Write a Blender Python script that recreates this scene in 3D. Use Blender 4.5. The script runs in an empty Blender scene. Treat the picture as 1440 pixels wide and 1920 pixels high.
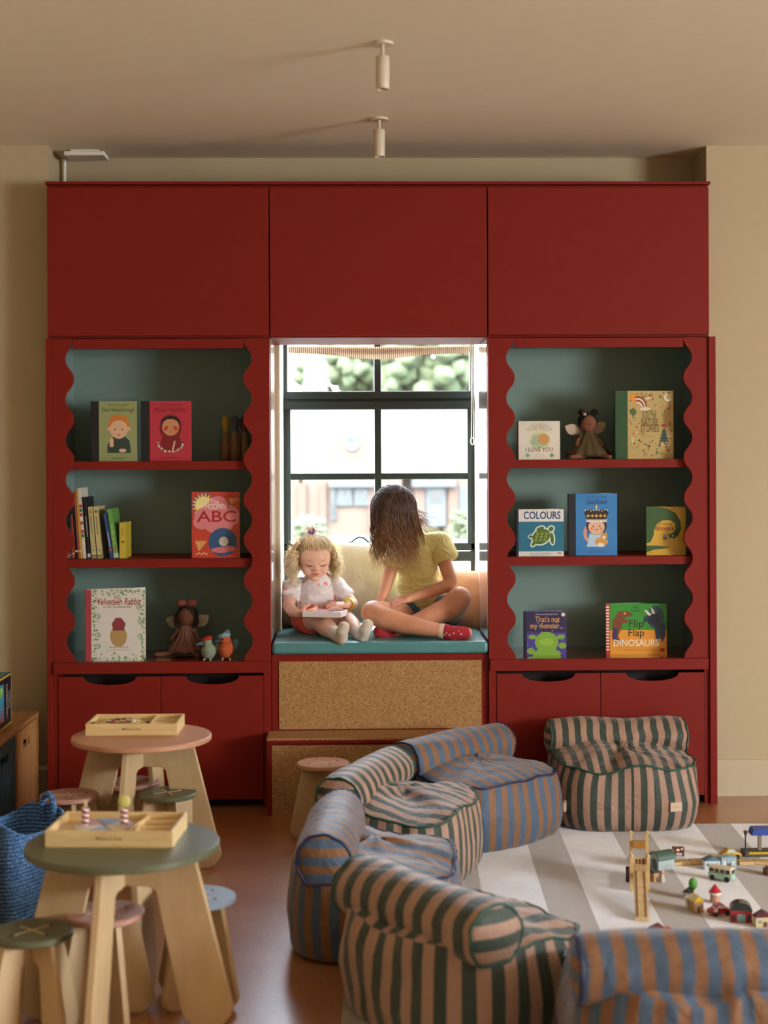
import bpy, bmesh, math, random
from mathutils import Vector, Matrix, noise
R = math.radians; PI = math.pi; TAU = 2*math.pi
scene = bpy.context.scene
COL = scene.collection

# ------------------------------------------------------------------ camera, sky, sun, lights, exposure
CAM_X, CAM_Y, CAM_Z = -0.116, -6.15, 1.426
FPX, YAW, ROLL, HORIZON = 2800.0, R(1.3), R(0.25), 861.0
cam_d = bpy.data.cameras.new('camera'); cam = bpy.data.objects.new('camera', cam_d); COL.objects.link(cam)
cam.location = (CAM_X, CAM_Y, CAM_Z)
cam.rotation_mode = 'QUATERNION'
CAM_ROT = Matrix.Rotation(-YAW, 3, 'Z') @ Matrix.Rotation(R(90), 3, 'X') @ Matrix.Rotation(-ROLL, 3, 'Z')
cam.rotation_quaternion = CAM_ROT.to_quaternion()
cam_d.sensor_fit = 'VERTICAL'; cam_d.sensor_height = 36.0
cam_d.lens = FPX/1920*36.0
cam_d.shift_y = -(960-HORIZON)/1920
cam_d.clip_start = 0.05; cam_d.clip_end = 400
cam_d.dof.use_dof = True; cam_d.dof.focus_distance = 6.25; cam_d.dof.aperture_fstop = 2.6
scene.camera = cam

world = bpy.data.worlds.new('world'); scene.world = world; world.use_nodes = True
wn = world.node_tree; wn.nodes.clear()
wo = wn.nodes.new('ShaderNodeOutputWorld'); wb = wn.nodes.new('ShaderNodeBackground')
wsky = wn.nodes.new('ShaderNodeTexSky'); wsky.sky_type = 'NISHITA'; wsky.sun_disc = False
wsky.sun_elevation = R(48); wsky.sun_rotation = R(200); wsky.dust_density = 3.0; wsky.air_density = 1.2
wmix = wn.nodes.new('ShaderNodeMix'); wmix.data_type = 'RGBA'; wmix.inputs[0].default_value = 0.62
wmix.inputs[7].default_value = (2.9, 3.1, 3.3, 1)
wn.links.new(wsky.outputs[0], wmix.inputs[6]); wn.links.new(wmix.outputs[2], wb.inputs[0])
wb.inputs[1].default_value = 8.0
wn.links.new(wb.outputs[0], wo.inputs[0])

def area(name, loc, target, sx, sy, power, col):
    l = bpy.data.lights.new(name, 'AREA'); l.shape = 'RECTANGLE'; l.size = sx; l.size_y = sy
    l.energy = power; l.color = col
    o = bpy.data.objects.new(name, l); COL.objects.link(o); o.location = loc
    o.rotation_euler = (Vector(target)-Vector(loc)).to_track_quat('-Z', 'Y').to_euler()
    return o
# daylight entering by the openings of the side wall and the wall behind the camera; portals only guide sampling of the sky
area('daylight_side_window', (6.16, -5.3, 1.60), (0, -5.3, 1.50), 2.2, 1.3, 225, (1.0, 0.985, 0.96))
pt = area('seat_window_portal', (0.017, 0.88, 1.39), (0.017, -3, 1.39), 0.9, 1.5, 1, (1, 1, 1)); pt.data.cycles.is_portal = True
vs = scene.view_settings
vs.view_transform = 'Standard'; vs.look = 'None'; vs.exposure = 0.32; vs.gamma = 1.0; vs.use_curve_mapping = False

# ------------------------------------------------------------------ helpers
def ray(px, py):
    v = Vector(((px-720)/FPX, (HORIZON-py)/FPX, -1.0))
    return CAM_ROT @ v
CAMP = Vector((CAM_X, CAM_Y, CAM_Z))
def at(px, py, Y):
    d = ray(px, py); return CAMP + d*((Y-CAM_Y)/d.y)
def fl(px, py, Z=0.0):
    d = ray(px, py); return CAMP + d*((Z-CAM_Z)/d.z)

def srgb(c):
    if isinstance(c, str):
        c = c.lstrip('#'); c = tuple(int(c[i:i+2], 16)/255 for i in (0, 2, 4))
    return tuple((x/12.92 if x <= 0.04045 else ((x+0.055)/1.055)**2.4) for x in c)
MATS = {}
def new_mat(name):
    m = bpy.data.materials.new(name); m.use_nodes = True
    return m, m.node_tree, m.node_tree.nodes['Principled BSDF']
def P(c, rough=0.55, metal=0.0, coat=0.0, name=None, bump=0.0, bscale=60, var=0.0, trans=0, sheen=0, sss=0, mottle=30, spec=None):
    key = (c, rough, metal, coat, bump, bscale, var, trans, sheen, sss, mottle, spec)
    if key in MATS: return MATS[key]
    m, nt, b = new_mat(name or 'paint'); col = srgb(c)
    b.inputs['Base Color'].default_value = (*col, 1); b.inputs['Roughness'].default_value = rough
    b.inputs['Metallic'].default_value = metal; b.inputs['Coat Weight'].default_value = coat
    if spec is not None: b.inputs['Specular IOR Level'].default_value = spec
    if sheen: b.inputs['Sheen Weight'].default_value = sheen
    if trans: b.inputs['Transmission Weight'].default_value = trans
    if sss:
        b.inputs['Subsurface Weight'].default_value = sss; b.inputs['Subsurface Scale'].default_value = 0.02
        b.inputs['Subsurface Radius'].default_value = (1.0, 0.35, 0.2)
    tc = nt.nodes.new('ShaderNodeTexCoord')
    n = nt.nodes.new('ShaderNodeTexNoise'); n.inputs['Scale'].default_value = mottle; n.inputs['Detail'].default_value = 4
    nt.links.new(tc.outputs['Object'], n.inputs['Vector'])
    r = nt.nodes.new('ShaderNodeMapRange'); v = var or 0.05
    r.inputs['To Min'].default_value = 1-v; r.inputs['To Max'].default_value = 1+v
    nt.links.new(n.outputs[0], r.inputs[0])
    mx = nt.nodes.new('ShaderNodeMix'); mx.data_type = 'RGBA'; mx.blend_type = 'MULTIPLY'; mx.inputs[0].default_value = 1
    mx.inputs[6].default_value = (*col, 1); nt.links.new(r.outputs[0], mx.inputs[7]); nt.links.new(mx.outputs[2], b.inputs['Base Color'])
    if bump:
        n2 = nt.nodes.new('ShaderNodeTexNoise'); n2.inputs['Scale'].default_value = bscale; n2.inputs['Detail'].default_value = 5
        nt.links.new(tc.outputs['Object'], n2.inputs['Vector'])
        bp = nt.nodes.new('ShaderNodeBump'); bp.inputs['Strength'].default_value = bump; bp.inputs['Distance'].default_value = 0.004
        nt.links.new(n2.outputs[0], bp.inputs['Height']); nt.links.new(bp.outputs[0], b.inputs['Normal'])
    MATS[key] = m; return m

def ramp(nt, stops, interp='LINEAR'):
    r = nt.nodes.new('ShaderNodeValToRGB'); r.color_ramp.interpolation = interp
    e = r.color_ramp.elements
    while len(e) < len(stops): e.new(0.5)
    for i, (p, c) in enumerate(stops):
        e[i].position = p; e[i].color = (*srgb(c), 1)
    return r
def wood(name, c1, c2, scale=(3, 40, 3), rough=0.5, key='wood'):
    k = (key, name)
    if k in MATS: return MATS[k]
    m, nt, b = new_mat(name)
    tc = nt.nodes.new('ShaderNodeTexCoord'); mp = nt.nodes.new('ShaderNodeMapping'); mp.inputs['Scale'].default_value = scale
    n = nt.nodes.new('ShaderNodeTexNoise'); n.inputs['Scale'].default_value = 2.2; n.inputs['Detail'].default_value = 6; n.inputs['Distortion'].default_value = .4
    nt.links.new(tc.outputs['Object'], mp.inputs[0]); nt.links.new(mp.outputs[0], n.inputs['Vector'])
    r = ramp(nt, [(0.3, c1), (0.7, c2)]); nt.links.new(n.outputs[0], r.inputs[0]); nt.links.new(r.outputs[0], b.inputs['Base Color'])
    b.inputs['Roughness'].default_value = rough
    MATS[k] = m; return m
def stripes(name, ca, cb, sheen=0.25):
    m, nt, b = new_mat(name)
    uv = nt.nodes.new('ShaderNodeUVMap'); uv.uv_map = 'UVMap'
    sp = nt.nodes.new('ShaderNodeSeparateXYZ'); nt.links.new(uv.outputs[0], sp.inputs[0])
    fr = nt.nodes.new('ShaderNodeMath'); fr.operation = 'FRACT'; nt.links.new(sp.outputs[0], fr.inputs[0])
    r = ramp(nt, [(0.0, ca), (0.475, ca), (0.5, cb), (0.975, cb), (1.0, ca)]); nt.links.new(fr.outputs[0], r.inputs[0])
    tc = nt.nodes.new('ShaderNodeTexCoord')
    n = nt.nodes.new('ShaderNodeTexNoise'); n.inputs['Scale'].default_value = 9; n.inputs['Detail'].default_value = 5; n.inputs['Distortion'].default_value = .8
    nt.links.new(tc.outputs['Object'], n.inputs['Vector'])
    w = nt.nodes.new('ShaderNodeTexNoise'); w.inputs['Scale'].default_value = 400
    nt.links.new(tc.outputs['Object'], w.inputs['Vector'])
    ad = nt.nodes.new('ShaderNodeMath'); ad.operation = 'MULTIPLY_ADD'; ad.inputs[1].default_value = 0.06
    nt.links.new(w.outputs[0], ad.inputs[0]); nt.links.new(n.outputs[0], ad.inputs[2])
    bp = nt.nodes.new('ShaderNodeBump'); bp.inputs['Strength'].default_value = 0.6; bp.inputs['Distance'].default_value = 0.03
    nt.links.new(ad.outputs[0], bp.inputs['Height']); nt.links.new(bp.outputs[0], b.inputs['Normal'])
    nt.links.new(r.outputs[0], b.inputs['Base Color']); b.inputs['Roughness'].default_value = 0.62
    b.inputs['Sheen Weight'].default_value = sheen
    return m

def tag(o, label=None, cat=None, group=None, kind=None):
    if label: o['label'] = label
    if cat: o['category'] = cat
    if group: o['group'] = group
    if kind: o['kind'] = kind
    return o
def empty(name, loc=(0, 0, 0), rz=0.0, label=None, cat=None, group=None):
    o = bpy.data.objects.new(name, None); o.empty_display_size = 0.05; COL.objects.link(o)
    o.location = loc; o.rotation_euler = (0, 0, rz); return tag(o, label, cat, group)
def copy_tree(o, parent=None):
    c = o.copy(); COL.objects.link(c)
    if parent is not None: c.parent = parent
    for ch in list(o.children): copy_tree(ch, c)
    return c

class MB:
    """collects faces of one mesh"""
    def __init__(s): s.v = []; s.f = []; s.m = []; s.uv = []; s.mats = []
    def mi(s, mat):
        if mat not in s.mats: s.mats.append(mat)
        return s.mats.index(mat)
    def add(s, vs, fs, mat, uvs=None, M=None):
        b = len(s.v)
        for p in vs:
            p = Vector(p); s.v.append(tuple(M @ p) if M else tuple(p))
        k = s.mi(mat)
        for i, f in enumerate(fs):
            s.f.append(tuple(b+j for j in f)); s.m.append(k)
            s.uv.append(uvs[i] if uvs else None)
        return s
    def box(s, x0, x1, y0, y1, z0, z1, mat, M=None):
        v = [(x, y, z) for z in (z0, z1) for y in (y0, y1) for x in (x0, x1)]
        f = [(0, 2, 3, 1), (4, 5, 7, 6), (0, 1, 5, 4), (2, 6, 7, 3), (0, 4, 6, 2), (1, 3, 7, 5)]
        return s.add(v, f, mat, M=M)
    def prism(s, poly, lo, hi, mat, plane='xz', M=None):
        """poly in a plane, extruded along the third axis; plane 'xz' extrudes along y"""
        def pt(a, b, c):
            return {'xz': (a, c, b), 'xy': (a, b, c), 'yz': (c, a, b)}[plane]
        n = len(poly)
        v = [pt(a, b, lo) for a, b in poly] + [pt(a, b, hi) for a, b in poly]
        f = [tuple(range(n)), tuple(range(2*n-1, n-1, -1))] + [(i, n+i, n+(i+1) % n, (i+1) % n) for i in range(n)]
        return s.add(v, f, mat, M=M)
    def poly(s, pts, mat, M=None):
        return s.add(pts, [tuple(range(len(pts)))], mat, M=M)
    def tube(s, path, rad, mat, n=10, closed=False, cap=True, M=None, flat=1.0):
        path = [Vector(p) for p in path]; m = len(path)
        rads = rad if isinstance(rad, (list, tuple)) else [rad]*m
        vs = []; up = None
        for i, p in enumerate(path):
            a = path[(i-1) % m] if (closed or i > 0) else path[i]
            b = path[(i+1) % m] if (closed or i < m-1) else path[i]
            t = (b-a); t = t.normalized() if t.length > 1e-9 else Vector((0, 0, 1))
            if up is None:
                up = t.cross(Vector((0, 0, 1)))
                if up.length < 1e-3: up = t.cross(Vector((0, 1, 0)))
                up.normalize()
            else:
                up = up - t*up.dot(t); up.normalize()
            w = t.cross(up)
            for k in range(n):
                an = TAU*k/n; vs.append(p + (up*math.cos(an) + w*math.sin(an)*flat)*rads[i])
        fs = []
        for i in range(m if closed else m-1):
            for k in range(n):
                a = i*n+k; b = i*n+(k+1) % n; c = ((i+1) % m)*n+(k+1) % n; d = ((i+1) % m)*n+k
                fs.append((a, b, c, d))
        if cap and not closed:
            fs.append(tuple(range(n-1, -1, -1))); fs.append(tuple((m-1)*n+k for k in range(n)))
        return s.add(vs, fs, mat, M=M)
    def lathe(s, prof, mat, n=32, c=(0, 0, 0), M=None, sx=1, sy=1):
        vs = []
        for r, z in prof:
            for k in range(n):
                a = TAU*k/n; vs.append((c[0]+r*sx*math.cos(a), c[1]+r*sy*math.sin(a), c[2]+z))
        fs = []
        for i in range(len(prof)-1):
            for k in range(n):
                fs.append((i*n+k, i*n+(k+1) % n, (i+1)*n+(k+1) % n, (i+1)*n+k))
        fs.append(tuple(range(n-1, -1, -1))); fs.append(tuple((len(prof)-1)*n+k for k in range(n)))
        return s.add(vs, fs, mat, M=M)
    def ell(s, c, r, mat, n=16, m=10, M=None, rot=None):
        rx, ry, rz = r if isinstance(r, (tuple, list)) else (r, r, r)
        c = Vector(c); vs = []
        for i in range(1, m):
            th = PI*i/m
            for k in range(n):
                a = TAU*k/n; p = Vector((rx*math.sin(th)*math.cos(a), ry*math.sin(th)*math.sin(a), rz*math.cos(th)))
                vs.append(c + (rot @ p if rot else p))
        t = Vector((0, 0, rz)); vs.append(c+(rot @ t if rot else t)); vs.append(c-(rot @ t if rot else t))
        fs = []
        for i in range(m-2):
            for k in range(n):
                fs.append((i*n+k, (i+1)*n+k, (i+1)*n+(k+1) % n, i*n+(k+1) % n))
        T = (m-1)*n; B = T+1
        for k in range(n):
            fs.append((T, k, (k+1) % n)); fs.append((B, (m-2)*n+(k+1) % n, (m-2)*n+k))
        return s.add(vs, fs, mat, M=M)
    def build(s, name, parent=None, label=None, cat=None, group=None, kind=None, smooth=False, bevel=0, bseg=2, sub=0, loc=None, rz=0, angle=35):
        me = bpy.data.meshes.new(name); me.from_pydata(s.v, [], s.f)
        for m in s.mats: me.materials.append(m)
        me.polygons.foreach_set('material_index', s.m)
        if any(u is not None for u in s.uv):
            L = me.uv_layers.new(name='UVMap'); k = 0
            for fi, f in enumerate(s.f):
                u = s.uv[fi]
                for j in range(len(f)):
                    L.data[k].uv = u[j] if u else (0, 0); k += 1
        bm = bmesh.new(); bm.from_mesh(me); bmesh.ops.recalc_face_normals(bm, faces=bm.faces[:]) if not s.__dict__.get('flatart') else None
        bm.to_mesh(me); bm.free()
        if smooth:
            me.polygons.foreach_set('use_smooth', [True]*len(me.polygons))
            if angle < 180: me.set_sharp_from_angle(angle=R(angle))
        me.update()
        o = bpy.data.objects.new(name, me); COL.objects.link(o)
        if parent is not None: o.parent = parent
        if loc is not None: o.location = loc
        o.rotation_euler[2] = rz
        if bevel:
            b = o.modifiers.new('bevel', 'BEVEL'); b.width = bevel; b.segments = bseg; b.limit_method = 'ANGLE'; b.angle_limit = R(40)
        if sub:
            b = o.modifiers.new('sub', 'SUBSURF'); b.levels = sub; b.render_levels = sub
        return tag(o, label, cat, group, kind)

_txt = {}
def text_mesh(txt, size=1.0, shear=0.0, bold=0.0):
    """glyph outlines of the built-in face as vertices and faces in the xy plane, centred"""
    key = (txt, shear, bold)
    if key not in _txt:
        cu = bpy.data.curves.new('lettering', 'FONT'); cu.body = txt; cu.size = 1.0; cu.align_x = 'CENTER'; cu.align_y = 'CENTER'
        cu.shear = shear; cu.offset = bold; cu.resolution_u = 3; cu.fill_mode = 'FRONT'
        o = bpy.data.objects.new('lettering', cu); COL.objects.link(o)
        dg = bpy.context.evaluated_depsgraph_get(); dg.update()
        me = bpy.data.meshes.new_from_object(o.evaluated_get(dg))
        vs = [tuple(v.co) for v in me.vertices]; fs = [tuple(p.vertices) for p in me.polygons]
        bpy.data.objects.remove(o); bpy.data.curves.remove(cu); bpy.data.meshes.remove(me)
        w = (max(v[0] for v in vs)-min(v[0] for v in vs)) if vs else 1
        _txt[key] = (vs, fs, w)
    vs, fs, w = _txt[key]
    return [(x*size, y*size, z) for x, y, z in vs], fs, w*size
# ------------------------------------------------------------------ materials of the room
RED = P('#7b1d14', 0.5, spec=.2, name='red_lacquer', bump=0.05, bscale=220)
RED_GLOSS = P('#7b1d14', 0.10, coat=1.0, name='red_gloss')
TEAL = P('#7b948e', 0.6, name='blue_green_board')
WALL = P('#b9a98a', 0.85, name='wall_paint', var=0.03, bump=0.08, bscale=300)
CEIL = P('#e8dec6', 0.9, name='ceiling_paint', var=0.02)
DARKIN = P('#201816', 0.8, name='dark_inside')
GREENM = P('#26302e', 0.38, name='dark_green_steel')
WHITE = P('#e8e4da', 0.5, name='white_paint')
BIRCH = wood('birch_ply', '#cdb288', '#c0a27a', (10, 10, 3), 0.5)
BIRCH_E = wood('birch_edge', '#e6d2ae', '#cdb084', (6, 6, 200), 0.5)
PINE = wood('pine', '#e2c793', '#cfae75', (4, 60, 60), 0.5)

def cork(name, base, dark, light, sc=260, rough=.8):
    m, nt, b = new_mat(name); tc = nt.nodes.new('ShaderNodeTexCoord')
    v = nt.nodes.new('ShaderNodeTexVoronoi'); v.inputs['Scale'].default_value = sc
    n = nt.nodes.new('ShaderNodeTexNoise'); n.inputs['Scale'].default_value = sc*0.8; n.inputs['Detail'].default_value = 3
    nt.links.new(tc.outputs['Object'], v.inputs['Vector']); nt.links.new(tc.outputs['Object'], n.inputs['Vector'])
    ad = nt.nodes.new('ShaderNodeMath'); ad.operation = 'MULTIPLY_ADD'; ad.inputs[1].default_value = .5
    sp = nt.nodes.new('ShaderNodeSeparateColor'); nt.links.new(v.outputs['Color'], sp.inputs[0])
    nt.links.new(sp.outputs[0], ad.inputs[0])
    mu = nt.nodes.new('ShaderNodeMath'); mu.operation = 'MULTIPLY'; mu.inputs[1].default_value = .5
    nt.links.new(n.outputs[0], mu.inputs[0]); nt.links.new(mu.outputs[0], ad.inputs[2])
    r = ramp(nt, [(0.2, dark), (0.4, base), (0.6, base), (0.78, light)])
    nt.links.new(ad.outputs[0], r.inputs[0]); nt.links.new(r.outputs[0], b.inputs['Base Color']); b.inputs['Roughness'].default_value = rough
    return m
CORK = cork('cork', '#a67b4a', '#6d4826', '#c59d68')

def floor_mat():
    m, nt, b = new_mat('terracotta_vinyl'); tc = nt.nodes.new('ShaderNodeTexCoord')
    n = nt.nodes.new('ShaderNodeTexNoise'); n.inputs['Scale'].default_value = 2.2; n.inputs['Detail'].default_value = 8; n.inputs['Roughness'].default_value = .65
    n2 = nt.nodes.new('ShaderNodeTexNoise'); n2.inputs['Scale'].default_value = 110; n2.inputs['Detail'].default_value = 3
    for q in (n, n2): nt.links.new(tc.outputs['Object'], q.inputs['Vector'])
    r = ramp(nt, [(0.3, '#885530'), (0.5, '#a26c41'), (0.72, '#b88454')]); nt.links.new(n.outputs[0], r.inputs[0])
    r2 = nt.nodes.new('ShaderNodeMapRange'); r2.inputs[1].default_value = .35; r2.inputs[2].default_value = .65
    r2.inputs['To Min'].default_value = .78; r2.inputs['To Max'].default_value = 1.16; nt.links.new(n2.outputs[0], r2.inputs[0])
    mx = nt.nodes.new('ShaderNodeMix'); mx.data_type = 'RGBA'; mx.blend_type = 'MULTIPLY'; mx.inputs[0].default_value = 1
    nt.links.new(r.outputs[0], mx.inputs[6]); nt.links.new(r2.outputs[0], mx.inputs[7]); nt.links.new(mx.outputs[2], b.inputs['Base Color'])
    rr = nt.nodes.new('ShaderNodeMapRange'); rr.inputs['To Min'].default_value = .22; rr.inputs['To Max'].default_value = .42
    nt.links.new(n.outputs[0], rr.inputs[0]); nt.links.new(rr.outputs[0], b.inputs['Roughness'])
    b.inputs['Coat Weight'].default_value = .9; b.inputs['Coat Roughness'].default_value = .28
    bp = nt.nodes.new('ShaderNodeBump'); bp.inputs['Strength'].default_value = .12; bp.inputs['Distance'].default_value = .004
    n3 = nt.nodes.new('ShaderNodeTexNoise'); n3.inputs['Scale'].default_value = 14; n3.inputs['Detail'].default_value = 3
    nt.links.new(tc.outputs['Object'], n3.inputs['Vector']); nt.links.new(n3.outputs[0], bp.inputs['Height']); nt.links.new(bp.outputs[0], b.inputs['Normal'])
    return m

# ------------------------------------------------------------------ room shell
CZ = 2.745                    # ceiling height
XL, XR, YB, YW = -1.9, 6.2, -9.0, 0.13      # left wall, right wall, rear wall, face of the back wall beside the joinery
YR = 0.39                     # back of the recess the joinery stands in
RX0, RX1 = -1.375, 1.395      # recess sides
MB().box(XL-.2, XR+.2, YB-.2, 0.9, -0.12, 0, floor_mat()).build('floor', kind='structure')
MB().box(XL-.2, XR+.2, YB-.2, 0.9, CZ, CZ+.15, CEIL).build('ceiling', kind='structure')
WX0, WX1, WZ0, WZ1 = -0.425, 0.460, 0.66, 2.12     # opening of the seat window
w = MB()
w.box(RX0, WX0, YR, .86, 0, CZ, WALL); w.box(WX1, RX1, YR, .86, 0, CZ, WALL)
w.box(WX0, WX1, YR, .86, 0, WZ0, WALL); w.box(WX0, WX1, YR, .86, WZ1, CZ, WALL)
w.box(XL-.2, RX0, YW, .86, 0, CZ, WALL); w.box(RX1, XR+.2, YW, .86, 0, CZ, WALL)
w.build('wall_back', kind='structure')
MB().box(XL-.2, XL, YB, YW, 0, CZ, WALL).build('wall_left', kind='structure')
w = MB(); WY0, WY1 = -6.5, -4.1
w.box(XR, XR+.2, YB, WY0, 0, CZ, WALL); w.box(XR, XR+.2, WY1, YW, 0, CZ, WALL)
w.box(XR, XR+.2, WY0, WY1, 0, .95, WALL); w.box(XR, XR+.2, WY0, WY1, 2.3, CZ, WALL)
w.build('wall_right', kind='structure')
MB().box(XL-.2, XR+.2, YB-.2, YB, 0, CZ, WALL).build('wall_front', kind='structure')
SK = P('#bfb294', 0.6, name='skirting_paint')
for nm, a, b_ in (('baseboard_left', XL, RX0-.0), ('baseboard_right', RX1, XR)):
    MB().prism([(0, 0), (-.022, 0), (-.022, .135), (-.012, .15), (0, .15)], a, b_, SK, plane='yz',
               M=Matrix.Translation((0, YW, 0))).build(nm, kind='structure')
f2 = MB()
for y in (WY0, WY0+.78, WY0+1.57, WY1-.05): f2.box(XR+.08, XR+.13, y, y+.05, .95, 2.3, GREENM)
f2.box(XR+.08, XR+.13, WY0, WY1, .95, 1.0, GREENM).box(XR+.08, XR+.13, WY0, WY1, 2.25, 2.3, GREENM)
f2.build('window_2', kind='structure')

# seat window: dark green steel frame, six panes
def zy(py, Y): return at(709, py, Y).z
YG = 0.74
win = empty('window_1', (0, YG, 0)); tag(win, kind='structure')
def fx(px, py=861): return at(px, py, YG).x
fr = MB()
x0, x1 = fx(532), fx(889); xm0, xm1 = fx(702), fx(715)
zz = lambda py: zy(py, YG)
def bar(a, b, c, d, t=.05, off=0): fr.box(a, b, -t/2+off, t/2+off, c, d, GREENM)
bar(x0-.02, x0+.020, WZ0, WZ1); bar(x1-.020, x1+.02, WZ0, WZ1)
bar(x0, x1, WZ1-.03, WZ1)
bar(xm0, xm1, zz(1020), WZ1, .045, .003)
bar(x0, x1, zz(749), zz(734), .06); bar(x0, x1, zz(768), zz(753), .075, -.005); bar(x0, x1, zz(756), zz(747), .03)
bar(x0+.018, x1-.018, zz(899), zz(887), .03)
bar(x0, x1, zz(1032), zz(1018), .05); bar(x0, x1, zz(1052), zz(1034), .07, -.005)
bar(x0+.015, x0+.034, zz(1020), zz(766), .05, -.008); bar(x1-.034, x1-.015, zz(1020), zz(766), .05, -.008)
fr.build('window_frame', win, bevel=.003)
for dx in (0.0,):
    st = MB(); p = at(640, 1018, YG-.04)
    st.tube([(at(625+t*30, 1021, YG).x, -.045, zz(1021)+.004) for t in (0, .5, 1)] +
            [(at(655+t*30, 1021, YG).x, -.045-.03*t, zz(1021)+.004+.035*math.sin(t*PI*.75)) for t in (.3, .6, .9, 1.2)], .0045, GREENM, 8)
    st.box(at(648, 1, YG).x, at(655, 1, YG).x, -.04, -.02, zz(1034), zz(1014), GREENM)
    st.build('window_stay', win, smooth=True)
g = bpy.data.materials.new('window_glass'); g.use_nodes = True; gn = g.node_tree; gn.nodes.clear()
go = gn.nodes.new('ShaderNodeOutputMaterial'); gt = gn.nodes.new('ShaderNodeBsdfTransparent'); gg = gn.nodes.new('ShaderNodeBsdfGlossy')
gg.inputs['Roughness'].default_value = .02; gm = gn.nodes.new('ShaderNodeMixShader'); gm.inputs[0].default_value = .05
gt.inputs[0].default_value = (.97, .99, .985, 1)
gn.links.new(gt.outputs[0], gm.inputs[1]); gn.links.new(gg.outputs[0], gm.inputs[2]); gn.links.new(gm.outputs[0], go.inputs[0])
for a, b_, c, d in ((x0, xm0, zz(734), WZ1), (xm1, x1, zz(734), WZ1), (x0, xm0, zz(887), zz(768)), (xm1, x1, zz(887), zz(768)),
                    (x0, xm0, zz(1018), zz(899)), (xm1, x1, zz(1018), zz(899)), (x0, x1, WZ0, zz(1052))):
    MB().box(a, b_, .004, .008, c, d, g).build('window_pane', win)
MB().box(WX0, WX1, YR+.0, YG-.03, WZ0-.001, WZ0+.002, WHITE).build('trim_1', kind='structure')
for xx, nm in ((WX0, 'trim_2'), (WX1-.004, 'trim_3')):
    MB().box(xx, xx+.004, YR+.0, YG-.03, WZ0, WZ1, WHITE).build(nm, kind='structure')

# ------------------------------------------------------------------ built-in joinery
def X0(px): return at(px, HORIZON, 0).x
def Z0(py, px=709): return at(px, py, 0).z
ZU0, ZU1 = Z0(633), Z0(348)
XA, XB, XC, XD = -1.352, -0.444, 0.452, 1.370
for i, (a, b_, lab) in enumerate(((XA, XB, 'red wall cabinet above the left bookcase'), (XB, XC, 'red wall cabinet above the window seat'),
                                  (XC, XD, 'red wall cabinet above the right bookcase'))):
    c = empty('wall_cabinet', ((a+b_)/2, 0, ZU0), label=lab, cat='cabinet', group='red wall cabinets along the top'); h = (b_-a)/2-.0008
    MB().box(-h, h, 0.0, .386, 0, ZU1-ZU0, RED).build('body', c, bevel=.001)
    MB().box(-h+.002, h-.002, -.022, -.002, .008, ZU1-ZU0-.012, RED).build('door', c, bevel=.0015)
MB().box(XA-.004, XD+.004, -.026, .386, ZU1+.001, ZU1+.013, RED).build('top_board', label='long thin red board capping the wall cabinets', cat='board', bevel=.001)

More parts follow.
